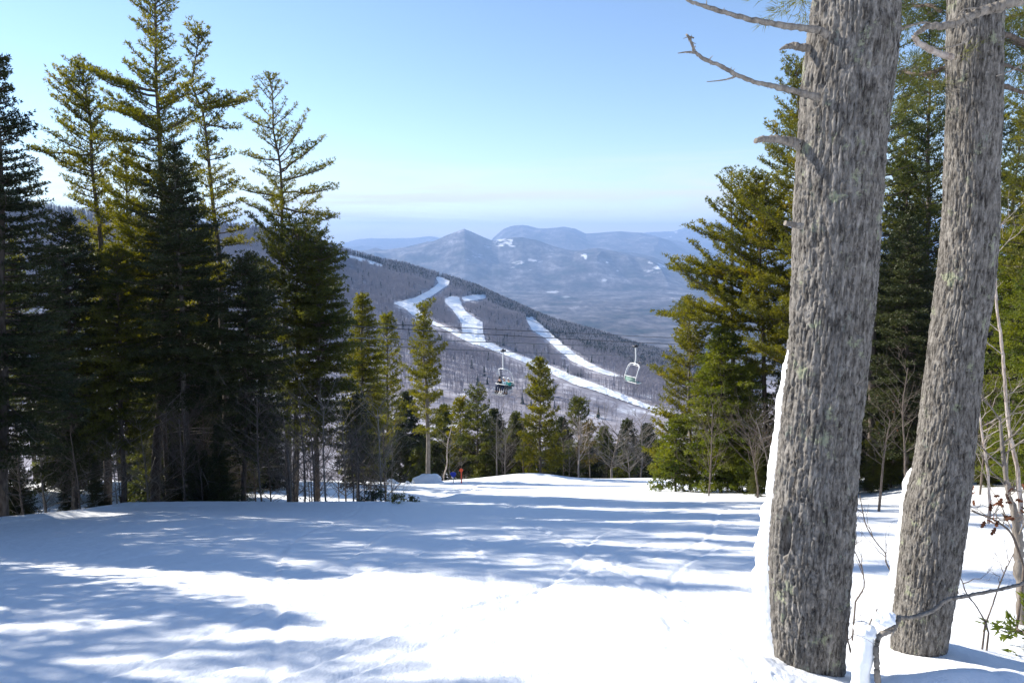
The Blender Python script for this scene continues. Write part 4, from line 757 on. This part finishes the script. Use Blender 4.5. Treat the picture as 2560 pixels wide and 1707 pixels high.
bare('birch_tree', 'pale forked birch among the golden conifers at the crest', [(1446, 1215), (1446, 1150), (1450, 1100), (1448, 1070)], 54, [5, 4, 3], 208, BIRCH, 22, (1.0, 2.6))
bare('bare_tree', 'wide leafless tree with spreading grey limbs at the crest', [(1530, 1215), (1528, 1170), (1540, 1120), (1550, 1085)], 54, [6, 5, 3], 209, BARKG, 34, (1.4, 4.0), up=.3)
bare('bare_tree', 'slim grey leafless tree left of the central pine', [(1242, 1215), (1242, 1140), (1241, 1080), (1243, 1040)], 54, [4, 3, 2], 210, BARKG, 14, (.8, 2.2))
bare('bare_tree', 'slim grey leafless tree second to the left of the central pine', [(1262, 1215), (1262, 1150), (1263, 1090)], 54, [3, 2.5, 1.5], 211, BARKG, 12, (.8, 2))
bare('bare_tree', 'leafless tree at the left foot of the bright yellow green pine', [(1600, 1215), (1606, 1140), (1604, 1060)], 52, [4, 3, 2], 212, BARKG, 26, (1.2, 3.0))
bare('bare_tree', 'leafless tree in the row right of the spreading one', [(1575, 1215), (1570, 1140)], 50, [4, 2], 213, BARKG, 20, (1.0, 2.4))
bare('bare_tree', 'leafless brush at the foot of the thickest trunk, far side', [(1895, 1225), (1885, 1150), (1870, 1080)], 26, [5, 4, 2], 214, TWIG, 26, (1., 2.6), up=.6, leaves=5)
bare('bare_tree', 'leafless grey sapling leaning in front of the large hidden pine', [(1930, 1225), (1915, 1130), (1890, 1050)], 26, [4, 3, 2], 215, BARKG, 22, (1., 2.4), up=.3)
for i, (P_, Y_, l) in enumerate([([z7(1200, 965), z7(1255, 880), z7(1262, 830), z7(1245, 740), z7(1210, 650), z7(1175, 590)], 5.2, 'curved twig sprouting from snow right of the thickest trunk'),
        ([z7(1480, 800), z7(1440, 760), z7(1405, 690), z7(1410, 640), z7(1340, 560), z7(1270, 450), z7(1245, 330), z7(1230, 240)], 5.4, 'long thin twig curving up between the thick trunks'),
        ([z7(1200, 1375), z7(1165, 1300), z7(1140, 1200), z7(1130, 1150)], 4.1, 'short brown twig at the foot of the thickest trunk'),
        ([z7(2110, 1180), z7(2090, 1110), z7(2030, 1000), z7(1950, 900), z7(1930, 820), z7(1870, 760)], 5.0, 'reddish twig leaning left beside the thinner trunk'),
        ([z7(2085, 1130), z7(2130, 1010), z7(2180, 860), z7(2230, 740), z7(2280, 640)], 5.0, 'reddish twig leaning right near the right edge')]):
    bare('twig_sapling', l, P_, Y_, [8, 5, 4, 2] if i == 2 else [4, 3, 2], 220+i, TWIG, 4 if i != 2 else 2, (.12, .4), cat='sapling', group='twigs poking from the near snow')
# sapling copies in the woods
sp_ = [bare('bare_sapling', 'x', [(1280, 1240), (1283, 1160), (1278, 1060)], 30, [3.2, 2.6, 1.4], 240+i, [TWIG, DEADW, TWIG][i], 24, (.7, 2.0), cat='sapling', up=.55) for i in range(3)]
su = [0]*3
def plant(x, y, lab, grp, s_=1.0):
    k = int(rb.integers(0, 3)); z = float(gz(x, y))-.1
    if not su[k]: sp_[k].location = (x, y, z); tag(sp_[k], lab, None, grp); su[k] = 1
    else: copy_tree(sp_[k], (x, y, z), rb.uniform(0, 6.28), s_*rb.uniform(.55, 1.3), lab, grp)
for i in range(60): x = rb.uniform(-21, -4.5); plant(x, rb.uniform(21.8, 27)-(0 if x > -12.5 else rb.uniform(0, 5)), 'leafless sapling in the shade of the left stand', 'bare saplings along the left edge')
for i in range(22): x = rb.uniform(7.5, 24); plant(x, rb.uniform(27, 33) if x < 15 else rb.uniform(17, 26), 'leafless sapling at the foot of the right stand', 'bare saplings along the right edge')
for i in range(26): x = rb.uniform(-14, 18); plant(x, rb.uniform(54, 62), 'leafless sapling behind the crest', 'bare saplings behind the crest', 1.3)
for i in range(14):
    x = rb.uniform(-20, -6); y = rb.uniform(22.0, 25); z = float(gz(x, y))-.1; copy_tree(protos[3], (x, y, z), rb.uniform(0, 6.28), rb.uniform(.14, .38), 'young evergreen under the left stand', 'young evergreens under the left stand')
for i in range(40):
    x = rb.uniform(10, 22); y = rb.uniform(26, 33) if x < 14.5 else rb.uniform(17, 30); z = float(gz(x, y))-.1; copy_tree(protos[2], (x, y, z), rb.uniform(0, 6.28), rb.uniform(.15, .42), 'young evergreen under the right stand', 'young evergreens under the right stand')
conifer('low green shrub at the lip of the slope, right end', 'hemlock', 21.8, [(985, 1262), (985, 1236)], [(1236, 978, 992), (1245, 965, 1005), (1258, 960, 1010)], 301, F_PINE, name='evergreen_shrub', cat='shrub', rad=.02)
conifer('low dark shrub at the lip of the slope below the short spruce', 'hemlock', 21.8, [(935, 1262), (935, 1234)], [(1234, 925, 945), (1245, 900, 965), (1258, 890, 975)], 302, F_SPRUCE, name='evergreen_shrub', cat='shrub', rad=.02)
conifer('tiny evergreen sprig at the far right end of the lip', 'hemlock', 22.5, [(1030, 1258), (1030, 1244)], [(1244, 1026, 1034), (1252, 1020, 1038), (1257, 1018, 1040)], 303, F_PINED, name='evergreen_shrub', cat='shrub', rad=.02)
conifer('small evergreen sprig at the right edge beside the forked trunk', 'hemlock', 5.2, [(2575, 1600), (2570, 1500)], [(1505, 2560, 2580), (1530, 2510, 2640), (1575, 2500, 2650)], 304, F_HEM, name='evergreen_shrub', cat='shrub', rad=.02)

# ------------------------------------------------------------------ snow covered boulders beyond the slope
ROCK = mat('dark_rock', (.07, .06, .055), .9, .2)
for (u, v, w_, h_, lab, sd) in [(1066, 1212, 84, 27, 'long snow covered boulder at the far end of the slope', 5), (978, 1213, 42, 16, 'smaller snow covered boulder with dark stone showing', 6), (1018, 1209, 14, 8, 'tiny snow lump between the two snowy boulders', 8)]:
    Yr = 44; c = atY(u, v, Yr); k = depth(c)/FPX; g = float(gz(c[0], Yr)); org = (c[0], Yr, g); rt = empty('snowy_boulder', org, lab, 'boulder')
    H_ = max(h_*k, c[2]-g+h_*k); mb = MB(); V, F = blob((c[0], Yr, c[2]), (w_*k/2, w_*k/3, h_*k), sd, .22); mb.add(V, F); mb.build('snow_cover', SNOWCRUST, rt, True, org)
    mb = MB(); V, F = blob((c[0]-w_*k*(.3 if sd == 5 else -.05), Yr-w_*k*.28, c[2]+h_*k*.2), (w_*k*.11, w_*k*.12, h_*k*.3), sd+3, .3); mb.add(V, F); mb.build('stone', ROCK, rt, True, org)

# ------------------------------------------------------------------ trail markers
PL = mat('blue_board', (.02, .04, .36), .45, .4); OR = mat('orange_plastic', (.85, .10, .03), .45, .4); ST = mat('galvanised_steel', (.45, .47, .48), .45, .5, .6)
def marker(u, v, rpx, Y, mboard, mpole, nm, lab, shape, seg=None):
    c = atY(u, v, Y); k = depth(c)/FPX; r = rpx*k; g = float(gz(c[0], Y)); org = (c[0], Y, g); rt = empty(nm, org, lab, 'marker', 'trail markers at the end of the slope')
    mb = MB(); mb.tube([(c[0], Y+.03, g-.2), (c[0], Y+.03, c[2]+r*.3)], .03 if mpole is ST else .045, 8); mb.build('pole', mpole, rt, True, org)
    P_ = np.array(shape)*r; n = len(P_); fr_ = np.stack([c[0]+P_[:, 0], np.full(n, Y-.02), c[2]+P_[:, 1]], -1); bk = fr_+[0, .03, 0]; V = np.vstack([fr_, bk, [fr_.mean(0)], [bk.mean(0)]]); i = np.arange(n); j = (i+1) % n
    mb = MB(); mb.add(V, np.stack([i, j, np.full(n, 2*n)], -1)); mb.add(V, np.stack([j+n, i+n, np.full(n, 2*n+1)], -1)); mb.add(V, np.stack([i, i+n, j+n, j], -1)); mb.build('board', mboard, rt, False, org)
marker(1133, 1186, 7.8, 43, PL, ST, 'trail_sign', 'blue rounded sign on a grey pole', [(-.95, .6), (-.6, .85), (.6, .85), (.95, .6), (.9, 0), (.6, -.6), (.15, -.95), (-.15, -.9), (-.6, -.5), (-.9, .1)])
marker(1153, 1175, 4.6, 43, OR, OR, 'trail_marker', 'orange disc on an orange pole right of the blue sign', [(math.cos(t), math.sin(t)) for t in np.linspace(0, 2*math.pi, 20, endpoint=False)])

# ------------------------------------------------------------------ chairlift
WH = mat('white_paint', (.72, .74, .74), .4, .5); SEAT = mat('green_seat', (.18, .30, .26), .6, .4); DK = mat('dark_metal', (.04, .04, .045), .5, .5, .5); CABLE = mat('steel_cable', (.03, .035, .045), .5, .5, .4); CABLEG = mat('pale_cable', (.10, .12, .14), .5, .5, .2)
def line_pts(pp, m, lab):
    P_ = np.array([atY(u, v, y) for u, v, y in pp]); a, b = P_[0], P_[-1]; d = b-a; t = np.linspace(-.55, 1.35, 60); 
    mid = P_[1]; tm = np.dot(mid-a, d)/np.dot(d, d); sag = (mid-(a+d*tm))[2]/(tm*(1-tm)+1e-6) if 0 < tm < 1 else 0
    Q = a+d*t[:, None]; Q[:, 2] += sag*t*(1-t); mb = MB(); mb.tube(Q, .028, 5); o = mb.build('lift_cable', m, None, True); tag(o, lab, 'cable', 'chairlift cables')
    return Q
DIR = np.array([.65, .76])
cD = atY(1258, 878, 60); cC = atY(1589, 866.5, 64)
def along(c0, u):     # distance at which the line through c0 along DIR is seen at column u (small drop ignored twice)
    y = c0[1]
    for _ in range(6):
        dep = y*math.cos(PITCH)+9*math.sin(PITCH); a = (u-1280)/FPX*dep; t = (a-c0[0])/DIR[0]; y = .5*y+.5*(c0[1]+t*DIR[1])
    return y
def lp(c0, pts): return [(u, v, along(c0, u)) for u, v in pts]
line_pts(lp(cD, [(977, 866), (1258, 878.5), (1650, 891)]), CABLEG, 'lowest pale cable carrying the occupied chair')
line_pts(lp(cC, [(968, 847), (1330, 858.5), (1650, 871)]), CABLEG, 'pale cable carrying the empty chair, second from the bottom')
line_pts(lp(cC, [(965, 820), (1280, 839), (1650, 858.5)]), CABLE, 'dark cable just above the empty chair')
line_pts(lp(cD, [(957, 810), (1280, 825), (1650, 843)]), CABLE, 'topmost dark cable over the valley')
def lift_chair(c, rz, lab, raised):
    rt = empty('lift_chair', c, lab, 'lift chair', 'chairs hanging from the lift cables', rz)
    m = MB(); m.box((0, 0, .02), (.14, .42, .16)); m.tube([(-.1, -.2, .06), (.1, -.2, .06)], .09, 10); m.tube([(-.1, .2, .06), (.1, .2, .06)], .09, 10); m.box((0, .05, .16), (.1, .16, .14)); m.build('grip', DK, rt)
    m = MB(); m.tube([(0, 0, -.02), (0, .03, -.5), (.0, .06, -1.0), (0, .04, -1.35), (0, -.05, -1.62)], .055, 10); m.tube([(-.16, -.05, -1.6), (.16, -.05, -1.6)], .07, 8); m.build('hanger', WH, rt, True)
    m = MB(); w_ = .78
    for sg in (-1, 1):
        m.tube([(0, -.05, -1.62), (sg*.35, -.05, -1.60), (sg*.6, -.08, -1.68), (sg*.74, -.18, -1.86), (sg*w_, -.38, -2.3), (sg*w_, -.55, -2.75), (sg*w_, -.62, -3.02), (sg*w_, -.58, -3.25), (sg*w_, -.42, -3.38), (sg*w_, -.1, -3.40), (sg*w_, .12, -3.36)], .034, 8)
    m.tube([(-w_, -.42, -3.38), (w_, -.42, -3.38)], .03, 8); m.tube([(-w_, .08, -3.37), (w_, .08, -3.37)], .03, 8); m.tube([(-w_, -.57, -2.80), (w_, -.57, -2.80)], .03, 8); m.build('frame', WH, rt, True)
    m = MB()
    for i in range(5): m.box((0, -.36+i*.1, -3.33), (1.5, .085, .035))
    m.build('seat', SEAT, rt)
    m = MB()
    for i in range(4): m.box((0, -.56+.01*i, -3.16+i*.1), (1.5, .03, .08))
    m.build('backrest', SEAT, rt)
    m = MB(); r_ = .7
    if raised: pts = [(-r_-.05, -.5, -2.75), (-r_, -.25, -2.2), (-r_+.02, -.02, -1.86), (-r_+.12, .03, -1.78), (r_-.12, .03, -1.78), (r_-.02, -.02, -1.86), (r_, -.25, -2.2), (r_+.05, -.5, -2.75)]
    else: pts = [(-r_-.05, -.55, -2.85), (-r_, -.1, -3.0), (-r_+.03, .30, -2.93), (-r_+.14, .38, -2.92), (r_-.14, .38, -2.92), (r_-.03, .30, -2.93), (r_, -.1, -3.0), (r_+.05, -.55, -2.85)]
    m.tube(pts, .028, 8); m.build('restraint_bar', WH, rt, True)
    m = MB()
    if raised: m.tube([(0, .03, -1.78), (0, .35, -1.70), (0, .55, -1.55)], .03, 6); m.tube([(-.3, .55, -1.55), (.3, .55, -1.55)], .035, 6)
    else: m.tube([(0, .38, -2.92), (0, .42, -3.3), (0, .36, -3.72)], .025, 6); m.tube([(-.55, .36, -3.72), (.55, .36, -3.72)], .03, 6)
    m.build('footrest', DK, rt, True); return rt
RZ1 = R(139.5); RZ2 = R(139.5-180-17)
lift_chair(cD-[0, 0, .02], RZ1, 'occupied lift chair carrying three riders, white frame', False)
lift_chair(cC-[0, 0, .02], RZ2, 'empty white framed lift chair with its bar raised', True)
# riders: one continuous skinned body each, clothing, helmet and skis as its parts
def skinmesh(name, pts, edges, rad, m, parent, sub=2):
    me = bpy.data.meshes.new(name); me.from_pydata([tuple(p) for p in pts], edges, []); me.materials.append(m); o = bpy.data.objects.new(name, me); COL.objects.link(o); o.parent = parent
    md = o.modifiers.new('skin', 'SKIN'); md.use_smooth_shade = True
    import bmesh
    bm = bmesh.new(); bm.from_mesh(me); ly = bm.verts.layers.skin.verify(); bm.verts.ensure_lookup_table()
    for i, v in enumerate(bm.verts): v[ly].radius = (rad[i], rad[i]); v[ly].use_root = (i == 0)
    bm.to_mesh(me); bm.free(); sd = o.modifiers.new('sub', 'SUBSURF'); sd.levels = sub; sd.render_levels = sub
    return o
SKIN = mat('skin', (.55, .33, .24), .6, .3); BLACK = mat('black_cloth', (.012, .012, .016), .8, .2); NAVY = mat('navy_trousers', (.02, .03, .07), .8, .2); TEAL = mat('teal_jacket', (.01, .20, .20), .7, .25); LBLUE = mat('pale_blue_jacket', (.30, .42, .52), .7, .25); HW = mat('white_helmet', (.75, .75, .75), .25, .5); HB = mat('black_helmet', (.015, .015, .018), .3, .5); GREY = mat('grey_trousers', (.10, .10, .11), .8, .2); SKI = mat('ski_topsheet', (.5, .5, .5), .3, .5); BOOT = mat('ski_boot', (.03, .03, .035), .4, .4); BOOTW = mat('white_boot', (.7, .7, .7), .4, .4)
def rider(x, lab, jac, trs, hel, boot, lean=0.0, turn=0.0):
    ch = np.array(cD)-[0, 0, .02]; c, s_ = math.cos(RZ1), math.sin(RZ1); lx, ly_, lz = x, -.22, -3.22
    org = (ch[0]+c*lx-s_*ly_, ch[1]+s_*lx+c*ly_, ch[2]+lz); rt = empty('person', org, lab, 'person', 'riders on the occupied chair', RZ1)
    L_ = lean
    body = [(0, 0, 0), (0, -.02, .14), (0, -.01+L_*.3, .32), (0, L_*.6, .48), (0, L_*.8+.01, .57), (0, L_+.03, .66), (0, L_+.05, .76),
            (-.10, .02, -.01), (-.12, .42, .0), (-.12, .47, -.40), (-.12, .55, -.45), (.10, .02, -.01), (.12, .42, .0), (.12, .47, -.40), (.12, .55, -.45),
            (-.19, L_*.6, .47), (-.26, .10+L_*.4, .24), (-.17, .38, .22), (-.15, .47, .25), (.19, L_*.6, .47), (.26, .10+L_*.4, .24), (.17, .38, .22), (.15, .47, .25)]
    E_ = [(0, 1), (1, 2), (2, 3), (3, 4), (4, 5), (5, 6), (0, 7), (7, 8), (8, 9), (9, 10), (0, 11), (11, 12), (12, 13), (13, 14), (3, 15), (15, 16), (16, 17), (17, 18), (3, 19), (19, 20), (20, 21), (21, 22)]
    rd = [.13, .12, .13, .12, .055, .085, .08, .09, .07, .055, .045, .09, .07, .055, .045, .06, .045, .036, .032, .06, .045, .036, .032]
    skinmesh('body', body, E_, rd, SKIN, rt)
    q = [0, 1, 2, 3, 15, 16, 17, 19, 20, 21]; ix = {k: i for i, k in enumerate(q)}
    skinmesh('jacket', [body[k] for k in q], [(ix[a], ix[b]) for a, b in E_ if a in ix and b in ix], [max(rd[k]*1.28, .05) for k in q], jac, rt)
    q = [0, 7, 8, 9, 11, 12, 13]; ix = {k: i for i, k in enumerate(q)}
    skinmesh('trousers', [body[k] for k in q], [(ix[a], ix[b]) for a, b in E_ if a in ix and b in ix], [rd[k]*1.25 for k in q], trs, rt)
    hx = body[6]; m = MB(); V, F = blob((hx[0], hx[1]-.01, hx[2]+.035), (.115, .135, .115), 3, .0); m.add(V, F); m.build('helmet', hel, rt, True)
    m = MB(); V, F = blob((hx[0], hx[1]+.085, hx[2]-.0), (.085, .045, .04), 3, .0); m.add(V, F); m.build('goggles', BLACK, rt, True)
    for k in (17, 21):
        b = np.array(body[k]); sg = -1 if k == 17 else 1; m = MB(); V, F = blob(b+[0, .05, .02], (.045, .05, .04), 2, .05, 16, 10); m.add(V, F)
        for f in range(4): o_ = b+[-.03+.02*f, .07, .045]; m.tube([o_, o_+[0, .045, .0], o_+[0, .06, -.035]], [.013, .012, .010], 6)
        m.tube([b+[-sg*.04, .03, .02], b+[-sg*.055, .07, .0]], [.013, .010], 6); m.build('glove', BLACK, rt, True)
    for sx in (-.12, .12):
        m = MB(); m.tube([(sx, .47, -.30), (sx, .46, -.42), (sx, .47, -.50)], [.07, .075, .08], 10); m.box((sx, .52, -.50), (.11, .30, .09)); m.build('ski_boot', boot, rt, True)
        m = MB(); n = 24; t = np.linspace(0, 1, n); yy_ = -.35+1.65*t; zz_ = -.565+.09*np.clip((t-.86)/.14, 0, 1)**2+.02*np.clip((.06-t)/.06, 0, 1)-.10*(t-.45)
        hw = .035+.018*np.abs(t-.5)*2; hw[-1] = .008; hw[-2] = .03; V = np.concatenate([np.stack([sx+sg*hw, yy_, zz_+dz], -1) for sg in (-1, 1) for dz in (0, .02)])
        a_ = np.arange(n-1); F = np.vstack([np.stack([p+a_, p+a_+1, r2+a_+1, r2+a_], -1) for p, r2 in ((0, 2*n), (3*n, n), (n, 0), (2*n, 3*n))]); m.add(V, F); m.build('ski', SKI, rt)
    return rt
rider(.50, 'rider in black with a black helmet, leftmost of the three on the chair', BLACK, NAVY, HB, BOOT, .10)
rider(.0, 'rider with a white helmet and pale blue jacket in the middle of the chair', LBLUE, NAVY, HW, BOOTW, .05)
rider(-.50, 'rider in a teal jacket at the right end of the chair', TEAL, GREY, HW, BOOT, .02)
rk = np.random.default_rng(77)
for i in range(12):
    y = rk.uniform(31, 42); x = -y*rk.uniform(.31, .62); k = [3, 2][i % 2]; copy_tree(protos[k], (x, y, float(gz(x, y))-.1), rk.uniform(0, 6.28), rk.uniform(.55, .85)*(1 if k == 3 else .85), 'dim conifer in the wood behind the left row of trees', 'conifers deep in the left wood')
#@@END
